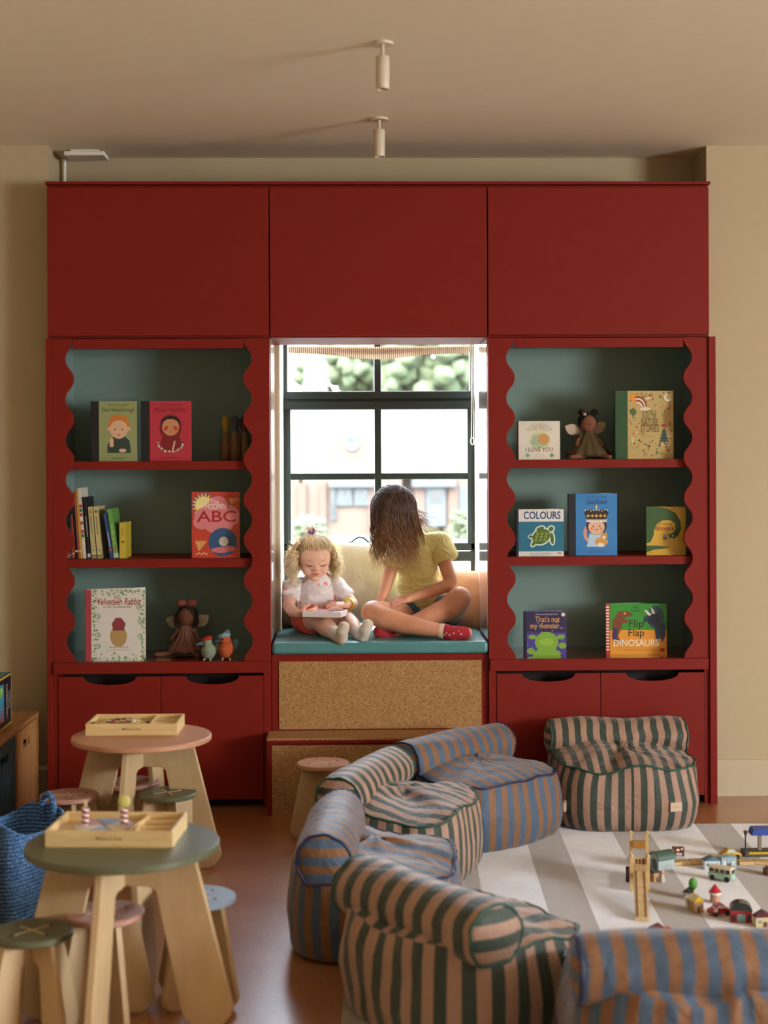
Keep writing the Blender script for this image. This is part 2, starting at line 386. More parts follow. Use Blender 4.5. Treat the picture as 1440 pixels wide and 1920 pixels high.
ZT, ZS1, ZS2, ZS3 = Z0(640), Z0(863), Z0(1046), Z0(1237)
def scallop(mirror, wcrest, wtrough, z0, z1, n=8):
    pts = [(0, z0), (0, z1)]
    for i in range(n*12, -1, -1):
        t = i/(n*12); k = .5+.5*math.cos(TAU*t*n)
        k = k*k*(3-2*k)*.5+k*.5
        pts.append((wtrough+(wcrest-wtrough)*k, z0+(z1-z0)*t))
    return [((-a if mirror else a), b) for a, b in pts]
TH = .018
def bookcase(name, xa, xb, wl, wr, label, stile_l, stile_r):
    c = empty(name, ((xa+xb)/2, 0, 0), label=label, cat='bookcase', group='two scalloped red bookcases'); xo = (xa+xb)/2
    a, b_ = xa-xo, xb-xo; D = .386
    MB().box(a, a+TH, .0, D, 0, ZT+.012, RED).build('side_panel', c); MB().box(b_-TH, b_, .0, D, 0, ZT+.012, RED).build('side_panel', c)
    for p_, q_ in ((a+TH, a+TH+.002), (b_-TH-.002, b_-TH)): MB().box(p_, q_, .001, D-.012, ZS3, ZT-.005, TEAL).build('side_lining', c, label='blue green inner side face')
    MB().box(a+TH, b_-TH, D-.012, D, .05, ZT+.01, TEAL).build('back_panel', c, label='blue green back panel')
    MB().box(a+TH, b_-TH, .0, D-.012, ZT-.004, ZT+.012, TEAL).build('top_panel', c)
    MB().box(a+wl[0], b_-wr[0], -.019, -.003, Z0(653), ZU0-.004, RED).build('top_rail', c, bevel=.001)
    for z in (ZS1, ZS2):
        MB().box(a+TH+.002, b_-TH-.002, .008, D-.012, z-.035, z, RED).build('shelf', c, bevel=.0015)
    MB().box(a+TH, b_-TH, .0, D-.012, ZS3-.02, ZS3, RED_GLOSS).build('shelf', c)
    MB().box(a+.004, b_-.004, -.03, 0, Z0(1258), ZS3, RED).build('ledge_rail', c, bevel=.0015)
    za, zb = ZS3+.0005, ZU0-.003
    for mirror, (w0, w1), sx in ((False, wl, a), (True, wr, b_)):
        t = MB(); t.prism(scallop(mirror, w0, w1, za, zb), -.020, -.002, RED, M=Matrix.Translation((sx, 0, 0)))
        t.build('scalloped_trim', c, bevel=.001)
    # stiles beside the trims, down to the floor
    MB().box(a, a+stile_l, -.016, -.001, 0, za-.001, RED).build('stile', c); MB().box(b_-stile_r, b_, -.016, -.001, 0, za-.001, RED).build('stile', c)
    dl, dr = a+stile_l+.002, b_-stile_r-.002; mid = (dl+dr)/2; zt, zb_ = Z0(1264), .035
    for q, (p0, p1) in enumerate(((dl, mid-.0015), (mid+.0015, dr))):
        cx = (p0+p1)/2; hw, dp = .108, .034
        pts = [(p0, zb_), (p1, zb_), (p1, zt)] + [(cx+hw*math.cos(t_), zt-dp*math.sin(t_)**.8) for t_ in [PI*i/24 for i in range(0, 25)]] + [(p0, zt)]
        MB().prism(pts, -.020, -.002, RED).build('door', c, bevel=.001)
    MB().box(a+.02, b_-.02, .03, .045, 0, .035, DARKIN).build('plinth', c)
    MB().box(a+TH, b_-TH, .10, .11, .04, ZS3-.03, DARKIN).build('inner_panel', c)
    return c
px2 = lambda p: X0(p)
bcl = bookcase('bookcase', px2(99), XB, (px2(140)-px2(99), px2(124)-px2(99)), (XB-px2(457), XB-px2(473)),
               'red scalloped bookcase left of the window, with toy birds on it', .02, .03)
bcr = bookcase('bookcase', XC, px2(1326), (px2(965)-XC, px2(949)-XC), (px2(1326)-px2(1280), px2(1326)-px2(1296)),
               'red scalloped bookcase right of the window, holding dinosaur books', .03, .02)
MB().box(px2(1326)+.001, px2(1326)+.03, -.03, .12, 0, ZU0-.001, RED).build('end_panel', label='tall narrow red end panel closing the joinery at its right end', cat='panel', bevel=.002)
MB().box(px2(99)-.024, px2(99)-.001, -.02, .12, 0, ZU0-.001, RED).build('end_panel', label='tall narrow red end panel closing the joinery at its left end', cat='panel', bevel=.002)
# glossy lining of the seat niche
for xx, s_, lab in ((XB, 1, 'glossy red panel lining the left cheek of the window seat niche'), (XC, -1, 'glossy red panel lining the right cheek of the window seat niche')):
    MB().box(min(xx, xx+s_*.003)+s_*.0005, max(xx, xx+s_*.003)+s_*.0005, .004, .385, .68, ZU0-.004, P('#d9c6c0', .10, metal=.75, name='polished_lining')).build('lining_panel', label=lab, cat='panel')

# window seat with cork front and step
ws = empty('window_seat', (0, 0, 0), label='red and cork bench under the window with a step at its foot', cat='bench')
zc = Z0(1226); SX0, SX1 = XB+.002, XC-.002
MB().box(SX0, SX1, .0, YR-.004, .0, zc, RED).build('body', ws, bevel=.001)
MB().box(SX0+.03, SX1-.028, -.004, -.0005, Z0(1366), Z0(1239), CORK).build('cork_panel', ws)
yst = -.165; zst = .312
MB().box(SX0-.012, SX1+.0, yst, -.022, 0, zst-.02, RED).build('step_body', ws, bevel=.001)
MB().box(SX0+.008, SX1-.01, yst-.004, yst-.0005, .0, zst-.03, CORK).build('cork_panel', ws)
MB().box(SX0-.012, SX1, yst-.01, -.005, zst-.008, zst, CORK).build('tread', ws)
MB().box(SX0-.012, SX1, yst-.013, -.02, zst-.020, zst-.008, RED).build('nosing', ws, bevel=.001)
# cushion
ZSEAT = .676
CUSH = P('#4f8688', 0.35, name='teal_vinyl', bump=.25, bscale=7, var=.04)
cu = MB()
xs, ys, zs_ = (SX0+.002, SX1-.002), (-.025, YG-.05), (zc+.0015, ZSEAT)
cu.box(xs[0], xs[1], ys[0], ys[1], zs_[0], zs_[1], CUSH)
cu.build('seat_cushion', label='flat teal vinyl cushion covering the window seat', cat='cushion', bevel=.014, bseg=4, smooth=True, angle=60)

# ------------------------------------------------------------------ blind
TICK, nt_, b_n = new_mat('ticking_fabric')
uvn = nt_.nodes.new('ShaderNodeTexCoord'); sp_ = nt_.nodes.new('ShaderNodeSeparateXYZ'); nt_.links.new(uvn.outputs['Object'], sp_.inputs[0])
m1 = nt_.nodes.new('ShaderNodeMath'); m1.operation = 'MULTIPLY'; m1.inputs[1].default_value = 110; nt_.links.new(sp_.outputs[0], m1.inputs[0])
m2 = nt_.nodes.new('ShaderNodeMath'); m2.operation = 'FRACT'; nt_.links.new(m1.outputs[0], m2.inputs[0])
rp = ramp(nt_, [(0, '#b5855c'), (.4, '#b5855c'), (.45, '#f6efe0'), (1, '#f6efe0')]); nt_.links.new(m2.outputs[0], rp.inputs[0])
nt_.links.new(rp.outputs[0], b_n.inputs['Base Color']); b_n.inputs['Roughness'].default_value = .8
tr_ = nt_.nodes.new('ShaderNodeBsdfTranslucent'); nt_.links.new(rp.outputs[0], tr_.inputs[0]); ms_ = nt_.nodes.new('ShaderNodeMixShader'); ms_.inputs[0].default_value = .6
nt_.links.new(b_n.outputs[0], ms_.inputs[1]); nt_.links.new(tr_.outputs[0], ms_.inputs[2]); nt_.links.new(ms_.outputs[0], nt_.nodes['Material Output'].inputs[0])
bl = empty('roman_blind', (0, .64, 0), label='beige and brown ticking stripe blind drawn up at the top of the window', cat='blind')
YBL = .64
b1 = MB(); xa, xb = at(541, 660, YBL).x, at(882, 660, YBL).x; ztop = zy(652, YBL)
NX = 60
def fold(y, depth, sag, zt, th):
    vs = []; fs = []
    prof = [(-th, 0), (-th*1.3, -depth*.5), (-th*.6, -depth), (th*.6, -depth), (th, -depth*.5), (th, 0)]
    for i in range(NX+1):
        t = i/NX; s = sag*math.exp(-((t-.5)/.22)**2) + .004*math.sin(t*9)
        for py_, pz in prof: vs.append((xa+(xb-xa)*t, y+py_, zt+pz - s*(.35 if pz == 0 else 1)))
    k = len(prof)
    for i in range(NX):
        for j in range(k): fs.append((i*k+j, i*k+(j+1) % k, (i+1)*k+(j+1) % k, (i+1)*k+j))
    fs.append(tuple(range(k))); fs.append(tuple(NX*k+j for j in range(k)))
    return vs, fs
for y, d, s, z_, th in ((0, .018, .034, ztop-.004, .010), (-.018, .016, .022, ztop+.002, .008), (.014, .03, .012, ztop+.008, .006)):
    v_, f_ = fold(y, d, s, z_, th); b1.add(v_, f_, TICK)
b1.build('fabric', bl, smooth=True, angle=50)
MB().box(xa-.01, xb+.02, -.012, .02, WZ1-.035, WZ1-.006, WHITE).build('head_rail', bl)
c1 = MB(); xc = at(884, 700, YBL).x
for dx in (-.003, .004): c1.tube([(xc+dx, -.03, WZ1-.03), (xc+dx, -.03, 1.7), (xc+dx*1.5, -.032, zy(825, YBL))], .0018, TICK, 6)
c1.tube([(xc+.012*math.cos(a)*.6, -.034, zy(828, YBL)+.016*math.sin(a)) for a in [TAU*i/14 for i in range(14)]], .003, WHITE, 6, closed=True)
c1.build('pull_cord', bl, smooth=True)

# ------------------------------------------------------------------ ceiling lights and fittings
LAMPM = P('#cfc3ae', .45, name='lamp_enamel')
def spot(px, py, lab):
    p = fl(px, py, CZ); o = empty('ceiling_spotlight', p, label=lab, cat='ceiling light', group='cylinder spotlights')
    MB().lathe([(.0335, -.008), (.0345, -.006), (.0345, 0)], LAMPM, 32).build('ceiling_plate', o, smooth=True)
    MB().tube([(0, 0, -.008), (0, 0, -.048)], .0062, LAMPM, 12).build('stem', o, smooth=True)
    MB().lathe([(.006, -.040), (.0205, -.044), (.0222, -.047), (.0222, -.146), (.021, -.148), (.018, -.148), (.017, -.138), (.002, -.136)], LAMPM, 32).build('lamp_body', o, smooth=True)
    MB().lathe([(.0165, -.1385), (.0165, -.137)], P('#3a352c', .3), 20).build('lens', o)
spot(717, 80, 'white cylinder spotlight on the ceiling nearer the camera')
spot(711, 222, 'white cylinder spotlight on the ceiling nearer the joinery')
p = fl(162, 284, CZ)
d = empty('ceiling_detector', (p.x, p.y, CZ), label='slim white rectangular fitting under the ceiling at the left end of the recess', cat='ceiling fitting')
a0, a1 = fl(125, 278, CZ), fl(196, 278, CZ)
MB().box(-.085, .085, -.06, .06, -.028, -.01, WHITE).build('panel', d, bevel=.003)
MB().box(-.06, .06, -.04, .04, -.01, 0, WHITE).build('base', d)
p = at(121, 330, YR-.02)
MB().tube([(p.x, p.y, ZU1-.3), (p.x, p.y, CZ)], .008, WHITE, 12).build('conduit_pipe', label='thin white pipe rising behind the left wall cabinet to the ceiling', cat='pipe', smooth=True)
p = at(178, 301, YR-.03)
p = at(1093, 346, .1)
MB().tube([(p.x-.02+.04*t, .1+.02*t, ZU1+.014+.022*math.sin(PI*t)) for t in [i/10 for i in range(11)]], .002, DARKIN, 6).build('cable_loop', label='small dark loop of cable on top of the right wall cabinet', cat='cable', smooth=True)

# ------------------------------------------------------------------ rug
RUG, nt_, bb = new_mat('rug_stripes'); tc = nt_.nodes.new('ShaderNodeTexCoord'); sp_ = nt_.nodes.new('ShaderNodeSeparateXYZ')
nt_.links.new(tc.outputs['Object'], sp_.inputs[0])
nz = nt_.nodes.new('ShaderNodeTexNoise'); nz.inputs['Scale'].default_value = 90; nt_.links.new(tc.outputs['Object'], nz.inputs['Vector'])
j1 = nt_.nodes.new('ShaderNodeMath'); j1.operation = 'MULTIPLY_ADD'; j1.inputs[1].default_value = .003; nt_.links.new(nz.outputs[0], j1.inputs[0]); nt_.links.new(sp_.outputs[0], j1.inputs[2])
j2 = nt_.nodes.new('ShaderNodeMath'); j2.operation = 'MULTIPLY'; j2.inputs[1].default_value = 1/.336; nt_.links.new(j1.outputs[0], j2.inputs[0])
j3 = nt_.nodes.new('ShaderNodeMath'); j3.operation = 'FRACT'; nt_.links.new(j2.outputs[0], j3.inputs[0])
r_st = ramp(nt_, [(0, '#d9dadd'), (.585, '#d9dadd'), (.592, '#655646'), (.6, '#867560'), (.99, '#867560'), (.995, '#655646'), (1, '#d9dadd')]); nt_.links.new(j3.outputs[0], r_st.inputs[0])
n5 = nt_.nodes.new('ShaderNodeTexNoise'); n5.inputs['Scale'].default_value = 3; n5.inputs['Detail'].default_value = 9; n5.inputs['Roughness'].default_value = .7
nt_.links.new(tc.outputs['Object'], n5.inputs['Vector'])
mr = nt_.nodes.new('ShaderNodeMapRange'); mr.inputs[1].default_value = .3; mr.inputs[2].default_value = .7; mr.inputs['To Min'].default_value = .8; mr.inputs['To Max'].default_value = 1.18; nt_.links.new(n5.outputs[0], mr.inputs[0])
mx = nt_.nodes.new('ShaderNodeMix'); mx.data_type = 'RGBA'; mx.blend_type = 'MULTIPLY'; mx.inputs[0].default_value = 1
nt_.links.new(r_st.outputs[0], mx.inputs[6]); nt_.links.new(mr.outputs[0], mx.inputs[7]); nt_.links.new(mx.outputs[2], bb.inputs['Base Color'])
bb.inputs['Roughness'].default_value = .75; bb.inputs['Sheen Weight'].default_value = .6
bp = nt_.nodes.new('ShaderNodeBump'); bp.inputs['Strength'].default_value = .5; bp.inputs['Distance'].default_value = .004
n6 = nt_.nodes.new('ShaderNodeTexNoise'); n6.inputs['Scale'].default_value = 260; nt_.links.new(tc.outputs['Object'], n6.inputs['Vector'])
nt_.links.new(n6.outputs[0], bp.inputs['Height']); nt_.links.new(bp.outputs[0], bb.inputs['Normal'])
pr = fl(1053, 1568); ang = R(-2.2)
rg = MB().box(-.75, 2.15, -2.6, 0.17, 0, .006, RUG).build('rug', label='pale rug with wide brown stripes under the floor chairs and toys', cat='rug', bevel=.002, loc=(pr.x, pr.y, .0005), rz=ang)
# ------------------------------------------------------------------ striped floor chairs
PINKGREEN = stripes('pink_green_stripe', '#a3806c', '#2c3a30')
BLUEOCHRE = stripes('blue_ochre_stripe', '#3f566f', '#7e5430')
PIPE_G = P('#1d4a3c', .5, name='green_piping'); PIPE_N = P('#1b2148', .5, name='navy_piping')
PER = .051
def sup(a, b, t, e=3.5):
    c, s = math.cos(t), math.sin(t)
    return a*math.copysign(abs(c)**(2/e), c), b*math.copysign(abs(s)**(2/e), s)
def chair(eA, eB, flip, fabric, pipe, label, seed, length=None, h=.29, tagx=.2, scale=1.0, tag_on=True, PER=.057):
    A, B = fl(*eA, h), fl(*eB, h); u = (B-A); u.z = 0; L = u.length; u.normalize()
    f = Vector((u.y, -u.x, 0)) if not flip else Vector((-u.y, u.x, 0))     # where the sitter looks
    mid = (A+B)/2; body = mid + f*.13; rz = math.atan2(f.y, f.x)+PI/2
    L = length or .56
    c = empty('floor_chair', (body.x, body.y, .007), rz, label=label, cat='floor chair', group='striped floor chairs in a ring around the rug')
    hw, hd = L/2+.015, .255; N = 120; rnd = random.Random(seed)
    ph = [rnd.random()*50 for _ in range(4)]
    # perimeter, arclength from the front centre
    pts = [sup(hw, hd, -PI/2+TAU*i/400) for i in range(401)]
    al = [0]
    for i in range(400): al.append(al[-1]+math.dist(pts[i], pts[i+1]))
    tot = al[-1]; ring = []; k = 0
    for i in range(N+1):
        s = tot*i/N
        while k < 399 and al[k+1] < s: k += 1
        t = (s-al[k])/max(1e-9, al[k+1]-al[k]); ring.append((pts[k][0]*(1-t)+pts[k+1][0]*t, pts[k][1]*(1-t)+pts[k+1][1]*t, s))
    H = .245
    levels = [(0.0, .90), (.006, .935), (.03, .975), (.07, 1.0), (.11, 1.01), (.15, 1.0), (.185, .985), (.212, .965), (.232, .94), (H, .93)]
    vs = []; rows = []
    def wob(x, y, z, amp): return amp*noise.noise(Vector((x*7+ph[0], y*7+ph[1], z*9+ph[2])))
    for zi, sc in levels:
        row = []
        puck = math.exp(-((zi-H)/.05)**2)
        for (x, y, s) in ring[:-1]:
            w = 1+wob(x, y, zi, .05)+.012*puck*math.sin(s*95+3*noise.noise(Vector((s*8, ph[3], 0))))+.008*math.exp(-(zi/.03)**2)*math.sin(s*80)
            zt = zi + (wob(x, y, 1, .03)*(zi/H) + (.012*(y/hd)*(zi/H)))
            row.append(len(vs)); vs.append((x*sc*w, y*sc*w, zt))
        rows.append(row)
    rim = [Vector(vs[i]) for i in rows[-1]]
    top = []
    for q in range(1, 12):
        s_ = 1-q/12; row = []
        for i, p in enumerate(rim):
            x, y = p.x*s_, p.y*s_
            dome = .046*(1-s_**2.4) - .007*math.exp(-((y+.03)/.13)**2)*(1-s_**3)
            z = p.z*s_**.3*1.0 + (H+.0)*(1-s_**.3) + dome + wob(x*1.5, y*1.5, 3, .014)*(1-s_)*2 + .004*math.sin(i*1.4)*max(0, s_-.75)*4
            row.append(len(vs)); vs.append((x, y, z))
        top.append(row)
    ctr = len(vs); vs.append((0, 0, H+.018))
    fs = []; uvs = []
    for r_ in range(len(levels)-1):
        for i in range(N):
            j = (i+1) % N; a, b2, c2, d2 = rows[r_][i], rows[r_][j], rows[r_+1][j], rows[r_+1][i]
            fs.append((a, b2, c2, d2)); ua, ub = ring[i][2]/PER, ring[i+1][2]/PER
            uvs.append([(ua, 0), (ub, 0), (ub, 1), (ua, 1)])
    allr = [rows[-1]]+top
    for r_ in range(len(allr)-1):
        for i in range(N):
            j = (i+1) % N; q = (allr[r_][i], allr[r_][j], allr[r_+1][j], allr[r_+1][i])
            fs.append(q); uvs.append([(vs[t][0]*1.06/PER, 0) for t in q])
    for i in range(N):
        q = (allr[-1][i], allr[-1][(i+1) % N], ctr); fs.append(q); uvs.append([(vs[t][0]*1.06/PER, 0) for t in q])
    fs.append(tuple(reversed(rows[0]))); uvs.append([(0, 0)]*N)
    bm_ = MB(); bm_.add(vs, fs, fabric, uvs)
    bd = bm_.build('seat', c, smooth=True, angle=180)
    cut = [p*1.004 for p in rim]; fr_i = [i for i in range(N) if cut[i].y < .10]; i0 = next(i for i in fr_i if (i-1) % N not in fr_i); seq = [cut[(i0+k) % N] for k in range(len(fr_i))]
    MB().tube(seq, .0042, pipe, 8).build('piping', bd, smooth=True, angle=180)
    # bolster
    rr = .083; yc, zc_ = .13, .290; n = 72; m = 56; vs = []; rows = []
    for i in range(m+1):
        x = -L/2 + L*i/m; e = 1-.10*abs(2*i/m-1)**6; row = []
        for k in range(n):
            a = TAU*k/n
            w = 1+.10*noise.noise(Vector((x*6+ph[1], math.cos(a)*1.1+ph[2], math.sin(a)*1.1)))+.018*math.exp(-((L/2-abs(x))/.03)**2)*math.sin(a*26+ph[0])
            w += .03*math.sin(x*21+ph[3])*max(0, -math.sin(a))
            ry, rz_ = rr*1.06*e*w, rr*1.0*e*w
            zb = zc_+rz_*math.sin(a)
            if math.sin(a) < -.3: zb = max(zb, .225)
            row.append(len(vs)); vs.append((x+.006*noise.noise(Vector((a*2, x*9, ph[0]))), yc+ry*math.cos(a), zb))
        rows.append(row)
    fs = []; uvs = []
    for i in range(m):
        for k in range(n):
            q = (rows[i][k], rows[i][(k+1) % n], rows[i+1][(k+1) % n], rows[i+1][k]); fs.append(q)
            u0, u1 = (-L/2+L*i/m)/PER, (-L/2+L*(i+1)/m)/PER; uvs.append([(u0, 0), (u0, 0), (u1, 0), (u1, 0)])
    rims = []
    for sgn, row in ((-1, rows[0]), (1, rows[-1])):
        base = [Vector(vs[t]) for t in row]; cen = sum(base, Vector())/n; rims.append(base); prev = row
        for q in range(1, 6):
            s_ = 1-q/6; cur = []
            for p in base:
                d = p-cen; cur.append(len(vs)); vs.append((cen.x+sgn*.02*(1-s_**2), cen.y+d.y*s_, cen.z+d.z*s_))
            for k in range(n):
                qd = (prev[k], prev[(k+1) % n], cur[(k+1) % n], cur[k]); fs.append(qd); uvs.append([(vs[t][2]/(PER*.85)+.2, 0) for t in qd])
            prev = cur
        fs.append(tuple(prev)); uvs.append([(vs[t][2]/(PER*.85)+.2, 0) for t in prev])
    bk = MB().add(vs, fs, fabric, uvs).build('backrest_bolster', c, smooth=True, angle=180)
    for rm in rims: MB().tube(rm[::2], .0042, pipe, 8, closed=True).build('piping', bk, smooth=True, angle=180)
    if tag_on:
        x, y, s = tagx, -hd*.99, 0
        best = min(ring, key=lambda q: abs(q[0]-tagx) + (0 if q[1] < 0 else 9)); nx = best
        i = ring.index(best); d = Vector((ring[(i+2) % N][0]-ring[i-2][0], ring[(i+2) % N][1]-ring[i-2][1], 0)).normalized()
        nrm = Vector((d.y, -d.x, 0)); p0 = Vector((best[0], best[1], .098))*1.0 + nrm*.014
        M_ = Matrix.Translation(p0) @ Matrix(((d.x, nrm.x, 0, 0), (d.y, nrm.y, 0, 0), (0, 0, 1, 0), (0, 0, 0, 1)))
        tg = MB(); tg.box(-.023, .023, -.010, 0, -.017, .017, P('#cbb29a', .8, name='label_tape'), M=M_)
        tg.box(-.012, .012, -.0004, .0006, -.002, .001, P('#b09c88', .8), M=M_)
        tg.build('fabric_tag', c, label='small pale cloth tag')
    return c
PG = 'pink and dark green striped floor chair '; BO = 'blue and ochre striped floor chair '
chair((1040, 1387), (1270, 1385), False, PINKGREEN, PIPE_G, PG+'facing the camera by the bookcase doors', 1, .545, tagx=.16, PER=.051)
chair((756, 1434), (938, 1394), False, BLUEOCHRE, PIPE_N, BO+'angled before the cork step', 2, .56, tagx=.235)
chair((634, 1503), (738, 1443), False, PINKGREEN, PIPE_G, PG+'seen sideways between two blue ones', 3, .55, tag_on=False)
chair((606, 1624), (638, 1527), False, BLUEOCHRE, PIPE_N, BO+'standing farthest left of the ring', 4, .56, tag_on=False)
chair((668, 1662), (932, 1764), True, PINKGREEN, PIPE_G, PG+'seen from behind near the camera', 5, .56, tag_on=False, PER=.073)
chair((1098, 1822), (1570, 1818), True, BLUEOCHRE, PIPE_N, BO+'in the bottom right corner', 6, .60, tag_on=False)

# ------------------------------------------------------------------ ply stools and tables
def leg_panel(rtop, rfoot, h, foot_w, arch_h, th, rot, notch):
    """one slotted ply panel: two legs with rounded feet joined above an arch"""
    inner = rfoot-foot_w
    pts = []
    def foot(cx, w, sgn):
        out = []
        for i in range(13):
            a = PI*i/12; out.append((cx+sgn*w/2*math.cos(a), w*.42*(1-math.sin(a))))
        return out
    right = [(rtop, h)] + [(rfoot*1.0 - (1-math.cos(0))*0, foot_w*.42)] + foot(rfoot-foot_w/2, foot_w, 1)[1:] + [(notch+.004, arch_h-.01), (notch-.012, arch_h)]
    left = [(-a, b) for a, b in reversed(right)]
    return right+left
def ply_piece(name, D, H, top_mat, th_top, rtop, rfoot, foot_w, arch_h, th, notch, label, cat, group, loc, rz, cross):
    o = empty(name, loc, rz, label=label, cat=cat, group=group)
    t = MB(); t.lathe([(D/2-.003, H-th_top), (D/2, H-th_top+.003), (D/2, H-.003), (D/2-.003, H)], top_mat, 64)
    if cross:
        e = BIRCH_E
        for k in (0, 1):
            M_ = Matrix.Rotation(k*PI/2, 4, 'Z'); t.box(-.052, .052, -.0028, .0028, H-.002, H+.0006, e, M=M_)
            for s in (-1, 1): t.box(s*.058-.006, s*.058+.006, -.0032, .0032, H-.002, H+.0005, DARKIN, M=M_)
    t.build('tabletop' if not cross else 'seat', o, smooth=True)
    for k in (0, 1):
        pts = leg_panel(rtop, rfoot, H-th_top-.0005, foot_w, arch_h, th, 0, notch)
        lp = MB(); M_ = Matrix.Rotation(k*PI/2, 4, 'Z')
        if k == 0: lp.prism(pts, -th/2, th/2, BIRCH, M=M_)
        else:   # halved at the crossing
            lo = [p for p in pts if p[0] > 0]; q = [(th/2+.0005, H-th_top-.0005)]+[p for p in lo]+[(th/2+.0005, arch_h)]
            lp.prism(q, -th/2, th/2, BIRCH, M=M_); lp.prism([(-a, b) for a, b in reversed(q)], -th/2, th/2, BIRCH, M=M_)
        lp.build('leg_panel', o, bevel=.0015)
    return o
SALMON = P('#c08c6c', .5, name='salmon_stain', var=.05); SAGE = P('#5f624a', .4, name='sage_stain', var=.08)
PINKP = P('#b98c7c', .5, name='pink_stain'); BLUEP = P('#93a3b8', .5, name='pale_blue_stain')
def table(px, py, mat, rz, label):
    p = fl(px, py, .46)
    return ply_piece('round_table', .488, .46, mat, .019, .185, .285, .135, .35, .018, .084, label, 'table', 'low round plywood tables', (p.x, p.y, 0), rz, False), p
def stool(px, py, mat, rz, label, dx=0, dy=0):
    p = fl(px, py, .276)
    return ply_piece('stool', .2, .276, mat, .016, .085, .135, .086, .20, .016, .034, label, 'stool', 'small round plywood stools', (p.x+dx, p.y+dy, 0), rz, True)
tb1, pt1 = table(266, 1378, SALMON, R(-10), 'low plywood table with a salmon pink round top in front of the left bookcase')
tb2, pt2 = table(230, 1578, SAGE, R(-9), 'low plywood table with a dark sage round top nearest the camera')
stool(606, 1429, SALMON, R(25), 'salmon topped plywood stool beside the cork step')
stool(130, 1489, PINKP, R(20), 'pink topped plywood stool behind the blue basket handle')
stool(314, 1485, SAGE, R(30), 'green topped plywood stool between the two round tables')
stool(60, 1744, SAGE, R(48), 'green topped plywood stool nearest the camera at the bottom left corner')
stool(371, 1679, BLUEP, R(-35), 'pale blue topped plywood stool to the right of the near table')
for dx_i, (pp, lab, dx) in enumerate(((pt1, 'pink topped plywood stool tucked under the salmon pink table', -.05), (pt2, 'pink topped plywood stool tucked under the dark sage table', -.05))):
    ply_piece('stool', .2, .276, PINKP, .016, .085, .135, .086, .20, .016, .034, lab, 'stool', 'small round plywood stools', (pp.x+dx, pp.y+(.10 if dx_i == 0 else .03), 0), R(32), True)
# ------------------------------------------------------------------ outside the window
YH = 54.0
GZ = at(709, 1004, YH).z
def hx(px): return at(px, 861, YH).x
def hz(py): return at(709, py, YH).z
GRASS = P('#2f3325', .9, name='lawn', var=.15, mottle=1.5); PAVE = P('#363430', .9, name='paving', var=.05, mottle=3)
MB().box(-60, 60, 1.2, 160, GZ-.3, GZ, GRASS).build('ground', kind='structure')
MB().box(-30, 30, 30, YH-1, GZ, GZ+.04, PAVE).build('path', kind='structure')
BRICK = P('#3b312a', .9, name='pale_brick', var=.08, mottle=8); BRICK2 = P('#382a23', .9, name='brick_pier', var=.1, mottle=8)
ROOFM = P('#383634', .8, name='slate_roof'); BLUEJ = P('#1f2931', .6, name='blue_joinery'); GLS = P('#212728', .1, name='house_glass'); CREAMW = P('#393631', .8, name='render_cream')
hs = empty('house', (hx(700), YH, GZ), label='pale brick house with gables and a round attic window seen through the seat window', cat='house')
ox, oy, oz = hx(700), YH, GZ
hb = MB()
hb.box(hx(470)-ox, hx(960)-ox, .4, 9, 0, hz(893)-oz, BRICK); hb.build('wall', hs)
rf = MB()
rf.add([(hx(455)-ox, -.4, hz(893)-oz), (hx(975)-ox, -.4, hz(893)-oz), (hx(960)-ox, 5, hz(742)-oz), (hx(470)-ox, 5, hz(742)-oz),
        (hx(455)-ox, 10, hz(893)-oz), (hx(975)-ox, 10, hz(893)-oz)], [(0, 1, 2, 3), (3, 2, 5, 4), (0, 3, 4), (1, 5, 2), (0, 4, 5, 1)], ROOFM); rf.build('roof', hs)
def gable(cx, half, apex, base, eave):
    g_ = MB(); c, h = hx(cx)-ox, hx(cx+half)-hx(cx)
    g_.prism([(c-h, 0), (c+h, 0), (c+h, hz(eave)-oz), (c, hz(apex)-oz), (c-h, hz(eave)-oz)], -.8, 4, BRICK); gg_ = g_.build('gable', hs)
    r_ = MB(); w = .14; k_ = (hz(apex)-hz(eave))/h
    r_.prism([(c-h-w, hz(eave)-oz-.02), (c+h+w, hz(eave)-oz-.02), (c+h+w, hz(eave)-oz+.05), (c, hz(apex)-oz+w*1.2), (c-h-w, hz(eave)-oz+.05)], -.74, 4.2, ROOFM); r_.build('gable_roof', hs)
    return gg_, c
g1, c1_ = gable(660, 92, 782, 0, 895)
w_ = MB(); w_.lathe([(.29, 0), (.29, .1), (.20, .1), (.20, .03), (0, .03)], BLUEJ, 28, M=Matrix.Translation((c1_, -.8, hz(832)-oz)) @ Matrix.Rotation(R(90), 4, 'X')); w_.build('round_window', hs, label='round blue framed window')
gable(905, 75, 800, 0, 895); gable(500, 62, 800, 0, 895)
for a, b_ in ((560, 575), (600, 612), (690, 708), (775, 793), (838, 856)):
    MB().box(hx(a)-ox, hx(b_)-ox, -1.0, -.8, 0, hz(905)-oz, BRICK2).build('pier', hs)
MB().box(hx(618)-ox, hx(700)-ox, -1.3, -.8, hz(912)-oz, hz(898)-oz, BLUEJ).build('canopy', hs); MB().box(hx(770)-ox, hx(850)-ox, -1.3, -.8, hz(912)-oz, hz(896)-oz, BLUEJ).build('canopy', hs)
